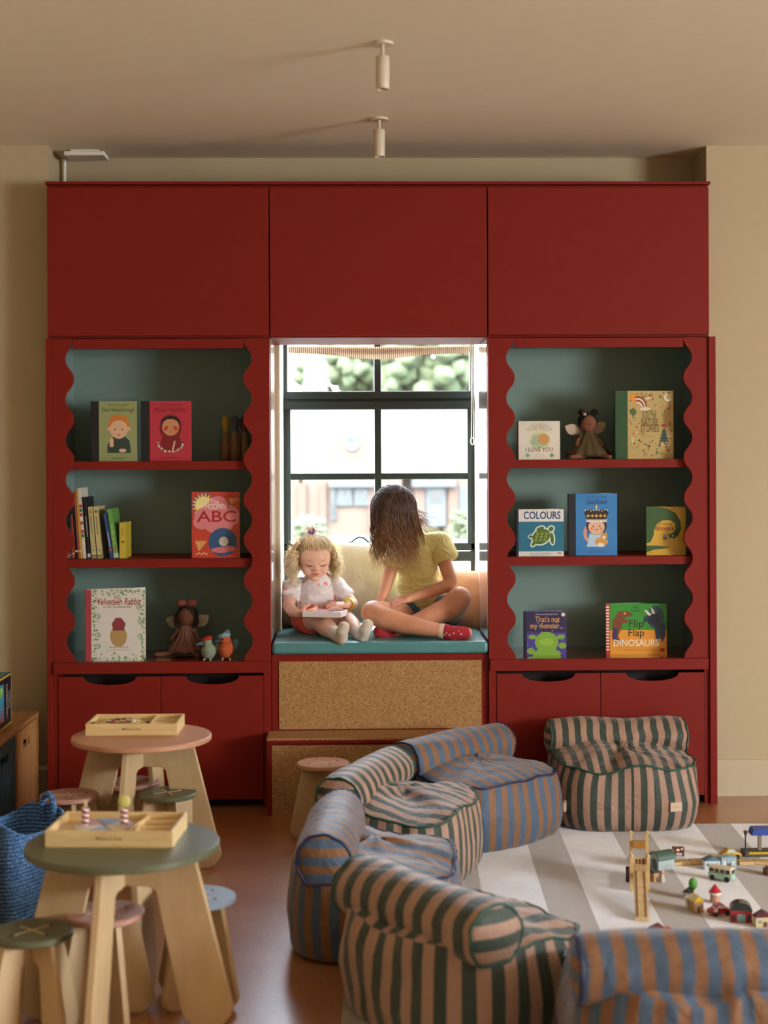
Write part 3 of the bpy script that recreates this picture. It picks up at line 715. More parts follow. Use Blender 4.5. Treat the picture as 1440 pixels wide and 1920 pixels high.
def hwin(a, b_, t, bt, door=False):
    f_ = MB().box(hx(a)-ox, hx(b_)-ox, -.95, -.8, hz(bt)-oz, hz(t)-oz, BLUEJ).build('door' if door else 'window', hs)
    m_ = (hx(a)+hx(b_))/2-ox; q = MB()
    if not door:
        q.box(hx(a)-ox+.1, m_-.06, -.98, -.95, hz(bt)-oz+.1, hz(t)-oz-.1, GLS); q.box(m_+.06, hx(b_)-ox-.1, -.98, -.95, hz(bt)-oz+.1, hz(t)-oz-.1, GLS)
    else: q.box(hx(a)-ox+.12, hx(b_)-ox-.12, -.98, -.95, hz(bt)-oz+.9, hz(t)-oz-.15, P('#0d121a', .3))
    q.build('pane', f_)
hwin(632, 660, 914, 946); hwin(664, 690, 914, 946); hwin(620, 630, 914, 972); hwin(797, 832, 912, 985, True); hwin(780, 795, 915, 975); hwin(858, 872, 912, 975); hwin(876, 890, 912, 975)
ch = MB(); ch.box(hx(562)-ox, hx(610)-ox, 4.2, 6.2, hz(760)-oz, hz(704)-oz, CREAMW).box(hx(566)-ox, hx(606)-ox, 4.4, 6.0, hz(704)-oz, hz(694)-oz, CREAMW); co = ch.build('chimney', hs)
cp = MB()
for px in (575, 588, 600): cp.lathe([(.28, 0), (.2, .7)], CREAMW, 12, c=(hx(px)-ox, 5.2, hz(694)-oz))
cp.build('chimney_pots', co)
LEAF = [P('#2f3924', .9, name='foliage', var=.3, mottle=3, bump=.3, bscale=5), P('#37402d', .9, name='foliage_pale', var=.3, mottle=3, bump=.3, bscale=5)]
def blob(name, px, py, rx, rz_, Y, mat, label, cat, seed, group=None, trunk=True):
    rnd = random.Random(seed); p = at(px, py, Y); o = empty(name, (p.x, Y, GZ), label=label, cat=cat, group=group); m = MB()
    for i in range(80):
        a, b_ = rnd.random()*TAU, math.acos(rnd.uniform(-1, 1)); k = rnd.random()**.4
        c = (rx*k*math.sin(b_)*math.cos(a), rx*.7*k*math.sin(b_)*math.sin(a), p.z-GZ+rz_*k*math.cos(b_))
        r_ = rnd.uniform(.14, .26)*rx; m.ell(c, (r_, r_, r_*.85), mat, 9, 6)
    cr = m.build('crown', o, smooth=True, angle=180)
    d_ = cr.modifiers.new('leafy', 'SUBSURF'); d_.levels = d_.render_levels = 1
    tx = bpy.data.textures.new('leafy', 'CLOUDS'); tx.noise_scale = .12*rx
    e = cr.modifiers.new('rough', 'DISPLACE'); e.texture = tx; e.strength = .12*rx
    if trunk: MB().tube([(0, 0, 0), (.1, 0, (p.z-GZ)*.9)], [rx*.07, rx*.04], P('#393228', .9), 8).build('trunk', o, smooth=True)
blob('tree', 640, 700, 2.6, 2.0, 74, LEAF[0], 'pale green tree rising behind the house chimney', 'tree', 1)
blob('tree', 730, 690, 2.6, 2.0, 76, LEAF[1], 'broad pale tree above the house roof, behind the window centre', 'tree', 2)
blob('tree', 810, 690, 3.0, 2.4, 73, LEAF[0], 'green tree behind the house at the upper right pane', 'tree', 3)
blob('tree', 880, 700, 2.6, 2.2, 75, LEAF[1], 'pale tree behind the house at the right edge of the window', 'tree', 4)
blob('shrub', 866, 985, .55, .6, 50, LEAF[0], 'round green shrub beside the blue doors of the house', 'shrub', 5, trunk=False)
blob('shrub', 575, 990, .7, .45, 50, LEAF[1], 'low pale shrub in front of the left end of the house', 'shrub', 6, trunk=False)
# ------------------------------------------------------------------ books standing on the shelves
class Art:
    """flat printed shapes on a cover, u to the right and v up, both 0..1"""
    def __init__(s, u0, w, h, y=0.0): s.m = MB(); s.m.flatart = True; s.u0, s.w, s.h, s.y = u0, w, h, y; s.k = 0
    def _p(s, u, v): return (s.u0+u*s.w, s.y-.0002-.00003*s.k, v*s.h)
    def poly(s, pts, c, r=.45):
        s.k += 1; s.m.poly([s._p(*p) for p in pts], P(c, r, name='print')); return s
    def rect(s, a, b, c, d, col): return s.poly([(a, c), (b, c), (b, d), (a, d)], col)
    def circ(s, u, v, ru, rv, col, n=20, a0=0, a1=TAU, rot=0):
        cs, sn = math.cos(rot), math.sin(rot); asp = s.w/s.h; pts = []
        for i in range(n + (0 if a1-a0 > 6.2 else 1)):
            a = a0+(a1-a0)*i/n; x, y = ru*math.cos(a), rv*math.sin(a)
            pts.append((u+x*cs-y*sn, v+(x*sn+y*cs)*asp))
        return s.poly(pts, col)
    def text(s, t, u, v, size, col, maxw=None, shear=0, bold=0.0, rot=0, sy=1.0):
        vs, fs, w = text_mesh(t, size*s.w, shear, 0.0 if 'M' in t else bold); k = 1.0
        if maxw and w > 0: k = maxw*s.w/w
        s.k += 1; cs, sn = math.cos(rot), math.sin(rot); ky = min(k, sy) if maxw else sy
        ky = sy
        o = s._p(u, v)
        s.m.add([(o[0]+(x*k*cs-y*ky*sn), o[1], o[2]+(x*k*sn+y*ky*cs)) for x, y, z in vs], fs, P(col, .5, name='print')); return s
    def star(s, u, v, r, r2, n, col, rot=0):
        asp = s.w/s.h
        return s.poly([(u+(r if i % 2 == 0 else r2)*math.cos(rot+PI*i/n), v+(r if i % 2 == 0 else r2)*math.sin(rot+PI*i/n)*asp) for i in range(2*n)], col)
    def build(s, parent): return s.m.build('cover_art', parent)
def book(xl, xr, yb, yt, Y, cover, spine, label, art, rz=0.0, th=.016, band=0.0, band_col=None, open_=.30, page='#e4dac2', shelfz=None, up=True, fy=None):
    a, b = at(xl, (yb+yt)/2, Y), at(xr, (yb+yt)/2, Y); W = (b-a).length/max(.2, math.cos(rz)); p = at(xl, yb, Y)
    z = shelfz; H = at(xl, yt, Y).z-p.z
    o = empty('picture_book', (a.x, Y, z), rz, label=label, cat='book'); CV = P(cover, .4, coat=.2, name='book_cover', spec=.5); SP = P(spine, .5, name='book_spine')
    MB().box(0, W, 0, .0024, 0, H, CV).build('front_cover', o, bevel=.0008)
    M_ = Matrix.Translation((0, th, 0)) @ Matrix.Rotation(open_, 4, 'Z')
    MB().box(0, W, 0, .0024, 0, H, CV, M=M_).build('back_cover', o, bevel=.0008)
    MB().prism([(-.0018, .0005), (.0008, -.0006), (.0012, th+.002), (-.0018, th+.0015)], 0, H, SP, plane='xy').build('spine', o)
    MB().prism([(.002, .0028), (W-.004, .0028), ((W-.004)*math.cos(open_*.45), .0035+th*.85+(W-.004)*math.sin(open_*.45)*.25), (.002, th-.001)], .003, H-.003, P(page, .8, name='paper'), plane='xy').build('pages', o)
    ar = Art(0, W, H)
    if band: ar.rect(0, band, 0, 1, band_col or spine)
    inner = Art(W*band, W*(1-band), H); inner.m = ar.m; inner.k = 1
    art(inner); inner.build(o)
    return o
ZSH = [ZS1, ZS2, ZS3]
def face(A, u, v, r, skin, eyes='#2a1c18', cheek=None):
    A.circ(u, v, r, r*1.05, skin); A.circ(u-r*.4, v, r*.09, r*.09, eyes, 8).circ(u+r*.4, v, r*.09, r*.09, eyes, 8)
    A.circ(u, v-.38*r*A.w/A.h*1.6, r*.22, r*.05, '#8a3a30', 8)
    if cheek: A.circ(u-r*.6, v-.03, r*.25, r*.25, cheek, 10).circ(u+r*.6, v-.03, r*.25, r*.25, cheek, 10)
def a_green(A):
    A.text('LITTLE PEOPLE, BIG DREAMS', .5, .93, .06, '#2c3320', .55); A.text('David Attenborough', .5, .855, .13, '#1e2718', .86, .3, sy=1.15)
    A.poly([(.22, .14), (.84, .14), (.80, .34), (.66, .43), (.40, .43), (.30, .36), (.22, .26)], '#2a4038')
    A.circ(.52, .58, .29, .25, '#c8792e'); A.poly([(.26, .56), (.3, .74), (.5, .78), (.74, .74), (.78, .60), (.7, .66), (.4, .68)], '#c8792e')
    A.circ(.27, .54, .05, .06, '#d2a98c').circ(.78, .54, .05, .06, '#d2a98c'); face(A, .52, .53, .235, '#d9b094')
    A.poly([(.28, .24), (.38, .24), (.38, .36), (.34, .40), (.28, .37)], '#d9b094'); A.circ(.62, .18, .10, .05, '#d9b094')
    A.rect(.3, .7, .055, .063, '#4b5535').rect(.35, .65, .035, .042, '#4b5535')
def a_crimson(A):
    A.text('LITTLE PEOPLE, BIG DREAMS', .5, .93, .06, '#4c0f1a', .55); A.text('Malala Yousafzai', .5, .855, .13, '#3a0c14', .8, .15, .01, sy=1.1)
    A.circ(.5, .56, .27, .32, '#7c1424'); A.poly([(.25, .28), (.3, .42), (.7, .42), (.78, .28), (.66, .18), (.36, .18)], '#7c1424')
    A.circ(.5, .64, .23, .16, '#1c1218'); face(A, .5, .57, .205, '#c68c62', '#1a1010', '#c2402f'); A.poly([(.3, .64), (.4, .69), (.5, .70), (.6, .69), (.7, .64), (.62, .72), (.38, .72)], '#1c1218')
    rnd = random.Random(3)
    for i in range(34):
        t = PI+PI*i/33; A.circ(.5+.29*math.cos(t)+rnd.uniform(-.02, .02), .30+.16*math.sin(t)*.9+rnd.uniform(-.01, .01), .022, .022, ['#dfe2d6', '#31463c', '#8fae9c', '#c9b48c'][i % 4], 6)
    A.poly([(.52, .16), (.56, .15), (.62, .33), (.58, .34)], '#d9b094')
    A.rect(.3, .7, .055, .063, '#5a1020')
def a_abc(A):
    A.star(.25, .80, .30, .20, 18, '#3a5aa0').star(.25, .80, .27, .17, 18, '#e8cf58').circ(.25, .80, .17, .17, '#f0e0a0')
    for u, v, r in ((.3, .62, .26), (.5, .70, .28), (.72, .66, .26), (.2, .54, .18), (.82, .58, .16), (.55, .55, .33), (.55, .82, .2)): A.circ(u, v, r, r*.8, '#d77f86')
    A.text('The', .47, .85, .12, '#f5efe6'); A.text('MOOMIN', .5, .775, .14, '#f5efe6', .42, bold=.012, sy=1.2); A.text('ABC', .52, .62, .38, '#a5262a', .82, bold=.012, sy=.85)
    for k in range(6): A.poly([(.82, .80), (.76+.05*k, .90+.01*(k % 2)), (.80+.045*k, .905)], '#d9a24a')
    A.circ(.64, .24, .30, .30, '#2f5580'); A.circ(.60, .12, .20, .06, '#cf6f78').circ(.78, .14, .12, .06, '#cf6f78')
    A.circ(.66, .25, .10, .10, '#c8c4bc')
    for k in range(7): A.poly([(.14, .10), (.06+.04*k, .26+.02*(k % 2)), (.10+.035*k, .25)], '#e2b06a')
    for k in range(5): A.circ(.1+.05*k, .06+.015*(k % 2), .02, .02, '#e9c08a', 8)
def a_velvet(A):
    rnd = random.Random(8)
    for i in range(230):
        t = rnd.random(); e = rnd.randrange(4); w = abs(rnd.gauss(0, .045))
        u, v = {0: (t, w*.8+.01), 1: (t, 1-w*.8-.01), 2: (w*.9+.02, t), 3: (1-w*.9-.02, t)}[e]
        A.k = 2+i % 4; A.circ(u, v, rnd.uniform(.012, .03), rnd.uniform(.008, .02), rnd.choice(['#7c9a62', '#9bb583', '#5f8450', '#b9caa4', '#86a878']), 6, rot=rnd.random()*3)
    A.k = 8
    A.text('The', .47, .875, .09, '#8a2434', shear=.3); A.text('Velveteen Rabbit', .5, .825, .14, '#9a2338', .80, .25, .008, sy=1.25); A.text('or How Toys Become Real', .48, .755, .06, '#4c4a44', .52, .2)
    # plain stand-in for the picture: a tan oval with a maroon top
    A.circ(.5, .34, .155, .20, '#b3935e').poly([(.40, .42), (.60, .42), (.63, .52), (.55, .60), (.45, .60), (.38, .52)], '#8c3a44')
    for u, v in ((.12, .62), (.12, .36), (.9, .55), (.9, .34), (.12, .2), (.88, .75)):
        A.circ(u, v, .05, .05, '#7f9d74', 12).circ(u, v, .033, .033, '#dcd9d2', 12).circ(u+.01, v, .018, .018, '#7f9d74', 8)
    A.text('MARGERY WILLIAMS', .5, .185, .04, '#6a6660', .36); A.rect(.3, .7, .145, .150, '#8a867e')
def a_guess(A):
    A.text('GUESS', .5, .88, .12, '#a89a76', .34, bold=.006, sy=1.1); A.text('HOW MUCH', .5, .785, .12, '#a89a76', .60, bold=.006, sy=1.1)
    A.poly([(.24, .86), (.32, .90), (.30, .87)], '#8a9a8a').poly([(.76, .86), (.68, .90), (.70, .87)], '#8a9a8a')
    A.circ(.52, .50, .25, .21, '#c9cf9a').circ(.5, .45, .22, .12, '#a9bf9a').circ(.44, .52, .12, .12, '#9fb9a0').circ(.6, .53, .14, .13, '#c9965a')
    A.text('I LOVE YOU', .5, .255, .13, '#6e4a42', .66, bold=.008, sy=1.1)
    A.circ(.22, .11, .05, .05, '#8fae86', 10).circ(.80, .11, .05, .05, '#6f9a6a', 10).rect(.40, .62, .14, .146, '#b9b3a6').rect(.34, .68, .09, .095, '#b9b3a6')
def a_nature(A):
    rnd = random.Random(4); pal = ['#2f4a34', '#8c3626', '#b0603a', '#3c6a4a', '#d8c9a0', '#6d2c20', '#5f7f5a', '#27382e', '#c2803a']
    for i in range(190):
        u, v = rnd.random(), rnd.random()
        if .26 < u < .78 and .26 < v < .70: continue
        A.k = 2+i % 6; c = rnd.choice(pal); q = rnd.random(); r = rnd.uniform(.014, .036)
        if q < .5: A.circ(.04+u*.92, .03+v*.94, r, r*rnd.uniform(.25, .7), c, 8, rot=rnd.random()*3)
        elif q < .8: A.poly([(.04+u*.92, .03+v*.94), (.04+u*.92+r*1.6, .03+v*.94+r), (.04+u*.92+r*.3, .03+v*.94+r*1.3)], c)
        else: A.star(.04+u*.92, .03+v*.94, r, r*.4, 5, c)
    A.k = 10
    A.star(.14, .90, .12, .08, 12, '#d98a2a').circ(.14, .90, .07, .07, '#e09a30'); A.circ(.87, .90, .08, .08, '#e4dcc0').circ(.90, .91, .06, .06, '#b9a266')
    for k, c in enumerate(('#8c2a24', '#e4d8b8', '#8c2a24', '#e4d8b8')):
        A.circ(.22, .76, .20-.03*k, .24-.04*k, c, 16, 0, PI*.62)
    A.circ(.22, .76, .08, .08, '#b9a266', 16); A.circ(.38, .735, .12, .04, '#d9d0b4').circ(.45, .89, .06, .025, '#d9d0b4')
    A.text('A WORLD', .47, .68, .11, '#46532a', .30, bold=.006, sy=1.2); A.text('FULL OF', .47, .615, .11, '#46532a', .30, bold=.006, sy=1.2)
    A.text('NATURE', .48, .535, .17, '#5c4a22', .36, bold=.008, sy=1.3); A.text('STORIES', .48, .445, .17, '#5c4a22', .40, bold=.008, sy=1.3)
    A.text('50', .33, .375, .10, '#6e6a3c'); A.rect(.3, .62, .33, .335, '#7c7646')
    A.circ(.12, .69, .07, .075, '#45683a').rect(.11, .13, .60, .66, '#3c2c1a'); A.circ(.79, .49, .07, .035, '#b0452a')
    for k in range(4): A.poly([(.79-.12+.02*k, .25+.045*k), (.79+.12-.02*k, .25+.045*k), (.79, .33+.045*k)], '#2a4a3c')
    A.rect(.78, .80, .21, .26, '#2f2418')
def a_colours(A):
    A.rect(.0, 1, .105, .74, '#1f6f8c'); A.text('COLOURS', .52, .865, .2, '#27467a', .82, bold=.022, sy=1.15)
    T = lambda u, v, a, b_, c, r=0: A.circ(.5+(u)*1.0, .42+v, a, b_, c, rot=r)
    for g, c in ((.03, '#d5e6dc'), (0, '#4d6a2a')):
        T(0, 0, .21+g, .16+g, c, .5); T(.22, .16, .06+g, .05+g, c, .7); T(-.16, -.14, .08+g, .035+g, c, .9); T(.24, -.04, .04+g, .13+g, c, .1); T(-.02, .17, .09+g, .035+g, c, .3); T(-.23, .0, .05+g*.6, .03+g*.6, c)
    for i in range(9): T(-.12+.10*(i % 3)+.02*(i//3), -.07+.065*(i//3), .035, .028, '#85953c', .5)
    A.text('IN & OUT BOOKS', .48, .045, .09, '#9aa0a0', .45); A.circ(.9, .04, .045, .045, '#b5564a', 12, 0, PI).circ(.9, .04, .022, .022, '#e6dccb', 12, 0, PI)
def a_queen(A):
    A.text('LITTLE PEOPLE, BIG DREAMS', .5, .94, .06, '#14305a', .5); A.text('Queen Elizabeth', .5, .865, .14, '#12244a', .80, .3, .006, sy=1.15)
    A.circ(.34, .36, .16, .22, '#d89a8c').circ(.36, .36, .10, .17, '#2f7fc2'); A.poly([(.26, .14), (.70, .14), (.66, .36), (.34, .36)], '#b9d0e6')
    A.circ(.5, .48, .25, .22, '#2a1a18'); A.circ(.5, .46, .20, .185, '#e2b79c'); A.circ(.42, .47, .018, .018, '#1c1210', 8).circ(.58, .47, .018, .018, '#1c1210', 8).circ(.5, .415, .05, .012, '#a83a30', 8)
    A.circ(.38, .43, .035, .035, '#d98a78', 10).circ(.62, .43, .035, .035, '#d98a78', 10)
    A.poly([(.26, .54), (.74, .54), (.76, .58), (.24, .58)], '#e8e4da'); A.poly([(.27, .58), (.73, .58), (.80, .70), (.70, .75), (.5, .72), (.3, .75), (.20, .70)], '#2e1f22')
    for k in range(5): A.star(.3+.1*k, .64, .05, .025, 4, '#d0a848')
    for k in range(9): A.circ(.23+.0675*k, .74-.012*abs(4-k)*0-.01*(abs(4-k) % 3), .016, .016, '#e8dfc0', 8)
    A.circ(.5, .78, .035, .035, '#e0c070', 10); A.rect(.49, .51, .78, .82, '#e0c070')
    for k in range(7): A.circ(.28+.073*k, .56, .012, .012, '#1c1614', 6)
    A.circ(.62, .22, .16, .10, '#cf9a4c').circ(.68, .31, .085, .07, '#cf9a4c').circ(.68, .29, .04, .035, '#efe6d8').circ(.6, .17, .08, .05, '#efe6d8').poly([(.60, .35), (.64, .40), (.66, .35)], '#cf9a4c').poly([(.70, .35), (.74, .40), (.75, .34)], '#cf9a4c')
    A.rect(.3, .7, .075, .08, '#1a4a86').rect(.3, .7, .05, .055, '#1a4a86')
def a_dino(A):
    G = '#2c5426'
    A.poly([(0, 1), (.30, 1), (.55, .96), (.75, .86), (.86, .70), (.88, .55), (.82, .42), (.70, .34), (.58, .36), (.54, .42), (.66, .46), (.74, .54), (.72, .66), (.60, .72), (.42, .72), (.28, .66), (.20, .54), (.18, .40), (.10, .27), (0, .25)], G)
    A.poly([(0, .20), (.30, .20), (.60, .17), (.42, .13), (.2, .12), (0, .06)], G); A.circ(.66, .40, .02, .02, '#e9e4d0', 8)
    A.text('If I had a', .46, .645, .09, '#7a2a20', .34, bold=.005, sy=1.2); A.text('dinosaur', .47, .555, .15, '#8c2a1c', .52, bold=.014, sy=1.1)
    A.rect(.42, .52, .33, .37, '#3c4c5a').rect(.43, .51, .37, .43, '#7fa0b0')
    A.rect(.05, .2, .05, .055, '#7a6a20').rect(.68, .95, .08, .085, '#7a6a20')
def a_monster(A):
    rnd = random.Random(6)
    A.rect(0, 1, 0, .52, '#4a3a94')
    for i in range(14): A.k = 2; A.circ(rnd.random()*.9+.05, rnd.uniform(.3, .85), .02, .02, rnd.choice(['#5a4aa8', '#c9b45a', '#6a9ab0']), 8)
    for i in range(16): A.k = 4+i % 3; A.circ(rnd.random(), rnd.uniform(.1, .5), .016, .016, '#8f7fd0', 6)
    A.k = 8
    A.text('Usborne touchy-feely books', .5, .94, .06, '#cfc8e0', .56); A.text("That's not", .52, .82, .16, '#e0a65a', .62, bold=.008, sy=1.25); A.text('my monster...', .5, .67, .16, '#e0a65a', .82, bold=.008, sy=1.25)
    A.circ(.92, .93, .05, .05, '#e6e0d0', 12)
    for u, v, a, b_ in ((.5, .30, .30, .26), (.5, .12, .24, .18), (.14, .42, .10, .06), (.86, .42, .10, .06), (.1, .1, .10, .08), (.9, .22, .10, .08), (.3, .04, .16, .08), (.72, .04, .14, .08)): A.circ(u, v, a, b_, '#7fae3c')
    A.circ(.5, .30, .18, .10, '#93bf48')
def a_flip(A):
    A.rect(0, 1, .48, 1, '#2f8f2c'); A.rect(0, 1, 0, .48, '#e0962a')
    for k in range(15): A.rect(-.07, -.015, .06*k+.08, .06*k+.11, '#e8e2d8')
    A.rect(-.07, .0, 0, .06, '#b5302a')
    BR = '#7a4022'
    A.poly([(.03, .36), (.05, .66), (.14, .84), (.26, .86), (.38, .82), (.40, .76), (.30, .74), (.24, .70), (.34, .66), (.30, .62), (.22, .62), (.20, .52), (.14, .36), (.18, .28), (.10, .27), (.04, .30)], BR)
    A.circ(.26, .81, .018, .018, '#e6c060', 8); A.rect(.05, .13, .26, .52, '#3a2a60')
    NB = '#2a3a52'
    A.circ(.80, .74, .15, .20, '#34506a').circ(.76, .70, .12, .11, NB).poly([(.66, .66), (.58, .60), (.60, .74), (.68, .76)], NB).poly([(.68, .76), (.60, .88), (.66, .86), (.74, .78)], '#dcd6c8').poly([(.74, .80), (.72, .94), (.78, .86), (.80, .80)], '#dcd6c8')
    A.poly([(.78, .62), (.98, .62), (.98, .36), (.92, .24), (.88, .34), (.84, .22), (.80, .34)], NB)
    A.text('Axel', .46, .93, .05, '#1c2a16', bold=.004, sy=1.2).text('Scheffler', .46, .865, .05, '#1c2a16', .18, bold=.004, sy=1.2)
    A.text('Flip', .46, .60, .15, '#3a2a20', .26, bold=.008, sy=1.2).text('Flap', .46, .42, .15, '#3a2a20', .28, bold=.008, sy=1.2)
    A.text('DINOSAURS', .46, .22, .15, '#efe6d8', .80, bold=.006, sy=1.1); A.rect(.2, .8, .085, .095, '#a86a20'); A.rect(.88, .96, .05, .12, '#b5302a')
Z1, Z2, Z3 = ZSH
book(171, 257, 861, 748, .06, '#8f9a68', '#14161e', 'green picture book with a drawing of a red-haired boy', a_green, band=.17, band_col='#14161e', shelfz=Z1)
book(265, 359, 861, 748, .06, '#b52a40', '#14161e', 'crimson picture book with a drawing of a girl in a headscarf', a_crimson, band=.17, band_col='#14161e', shelfz=Z1)
book(360, 450, 1046, 922, .05, '#c2402e', '#a83226', 'red and pink alphabet picture book standing alone right of the upright row', a_abc, shelfz=Z2)
book(160, 273, 1237, 1104, .04, '#dcd8d0', '#a8303a', 'white picture book with a leafy green border and red spine', a_velvet, band=.10, band_col='#a8404a', shelfz=Z3, open_=.34)
book(972, 1050, 858, 786, .05, '#dcd8cc', '#8c4a34', 'small white board book with a pale oval landscape picture', a_guess, shelfz=Z1, th=.022)
book(1154, 1263, 857, 729, .06, '#b9a266', '#1f4a26', 'tall gold book crowded with tiny plants and animals, green cloth spine', a_nature, band=.21, band_col='#1f4a26', shelfz=Z1, th=.03)
book(968, 1057, 1042, 954, .04, '#dcdcd8', '#1a2030', 'white and teal board book with a green turtle on it', a_colours, band=.05, band_col='#1a2030', shelfz=Z2)
book(1066, 1157, 1041, 925, .075, '#2f7fc2', '#101a28', 'bright blue picture book with a crowned woman and small dog', a_queen, band=.15, band_col='#101a28', shelfz=Z2)
book(1212, 1286, 1041, 950, .06, '#c9a030', '#2c5426', 'yellow book with a curving green long-necked dinosaur', a_dino, shelfz=Z2)
book(983, 1062, 1229, 1147, .10, '#2a2250', '#1a1838', 'dark purple board book with a light green shape', a_monster, band=.06, band_col='#1a1838', shelfz=Z3)
book(1137, 1250, 1227, 1132, .11, '#2f8f2c', '#b5302a', 'wide green and orange book with two dinosaurs', a_flip, band=.06, band_col='#b5302a', shelfz=Z3)

# upright row on the left bookcase, spines to the room: (x bottom left, x bottom right, x shift at top, top y, colour, details, label)
row = [(126, 131, 0, 1000, '#b87a3a', 'slim orange paperback at the far left end of the upright row'),
       (131.5, 135, 0, 985, '#4a3a7a', 'thin purple book second in the upright row'),
       (135.5, 141, -2, 965, '#a84a2c', 'rust red book third in the upright row'),
       (142, 147, -8, 925, '#1c1a1e', 'tall black book leaning beside a yellow edged one'),
       (147.5, 150.5, -9, 921, '#b5564a', 'thin reddish book squeezed beside the tall black one'),
       (151, 155.5, -9, 918, '#c9983a', 'thin yellow ochre book leaning in the upright row'),
       (156, 162, -10, 915, '#d5cfc4', 'white spined book with red and green blocks leaning in the row'),
       (165, 170.5, -9, 932, '#15161c', 'black spined book with white lettering before the cream pair'),
       (172, 181, -7, 950, '#b5ad7c', 'cream green spined paperback with an orange dot'),
       (183, 192, -8, 950, '#bdb27c', 'cream spined paperback with a dark leaf mark'),
       (207, 213, -13, 963, '#274a86', 'blue spined book leaning to the left'),
       (214, 223, -13, 955, '#5f9a4a', 'bright green spined book leaning on the blue one'),
       (224, 236, 0, 980, '#c2ad3a', 'short yellow spined book standing at the right end of the row')]
rsh = random.Random(12)
for i, (xa_, xb_, sh, yt, col, lab) in enumerate(row):
    Y = .055; a, b_ = at(xa_, 1046, Y).x, at(xb_, 1046, Y).x; w_ = b_-a; H = at(180, yt, Y).z-Z2; dx = at(xa_+sh, 1046, Y).x-a
    o = empty('storybook', (a, Y, Z2), label=lab, cat='book', group='upright books on the left middle shelf'); th_ = math.atan2(dx, H)
    M_ = Matrix.Rotation(th_, 4, 'Y'); dep = rsh.uniform(.15, .19); HH = H/math.cos(th_)-.001
    lift = w_*math.sin(-th_) if th_ < 0 else 0; M_ = Matrix.Translation((0, 0, 0.0006)) @ M_
    cm = P(col, .45, name='book_cover'); MB().box(.0003, .0018, 0, dep, 0, HH, cm, M=M_).box(w_-.0018, w_-.0003, 0, dep, 0, HH, cm, M=M_).build('cover', o)
    sp_m = MB(); sp_m.box(.0003, w_-.0003, -.0012, .0004, 0, HH, cm, M=M_); s_ = sp_m.build('spine', o)
    MB().box(.0018, w_-.0018, .0006, dep-.003, .003, HH-.003, P('#d9d0b8', .8, name='paper'), M=M_).build('pages', o)
    A = MB(); A.flatart = True
    def T(t, zc, hgt, length, colr):
        vs, fs, wd = text_mesh(t, 1.0); k = length/wd; hh = hgt
        A.add([(w_/2+(y*hh), -.0016, zc-x*k) for x, y, z in vs], fs, P(colr, .5, name='print'), M=M_)
    def marks(zc, length, colr, n=9):
        for q in range(n): rc(zc+length*(.5-(q+.15)/n), zc+length*(.5-(q+.8)/n), colr, .34, .62)
    def rc(z0, z1, colr, u0=.0, u1=1.0): A.add([(w_*u0, -.0014, z0), (w_*u1, -.0014, z0), (w_*u1, -.0014, z1), (w_*u0, -.0014, z1)], [(0, 1, 2, 3)], P(colr, .5, name='print'), M=M_)
    if i == 6:
        for k, c in enumerate(('#b5302a', '#2f7a4a', '#b5302a', '#e8e2d8', '#b5302a', '#c9d0c8', '#b5302a', '#2f7a4a')): rc(HH*(.82-.06*k-.1), HH*(.82-.06*k-.055), c, .1, .9)
    elif i == 7: marks(HH*.52, HH*.34, '#c8ccd0', 12); rc(HH*.02, HH*.08, '#b9c0cc')
    elif i in (8, 9):
        rc(HH*.02, HH*.035, '#3c4434'); rc(HH*.05, HH*.065, '#3c4434'); rc(HH*.88, HH*.93, '#b5663a' if i == 8 else '#2c4a2a', .3, .7); marks(HH*.64, HH*.36, '#8a7a4a' if i == 8 else '#6a5a3a', 13)
        rc(HH*.14, HH*.17, '#5a4a2a', .35, .6)
    elif i == 10: marks(HH*.42, HH*.34, '#dfe6f0', 10); rc(HH*.16, HH*.22, '#b04a4a', .1, .9)
    elif i == 11: T('on the farm', HH*.48, w_*.7, HH*.42, '#c9dc8a'); rc(HH*.16, HH*.21, '#c9564a', .2, .8); rc(HH*.01, HH*.10, '#a9c0a8')
    elif i == 12: marks(HH*.75, HH*.24, '#8f8030', 7); rc(HH*.44, HH*.48, '#3a3018', .3, .75)
    else: rc(HH*.1, HH*.13, '#d8c8a0', .1, .9)
    if A.v: A.build('spine_print', s_)
# loose pages lying on top of the row
p = at(135, 912, .05)
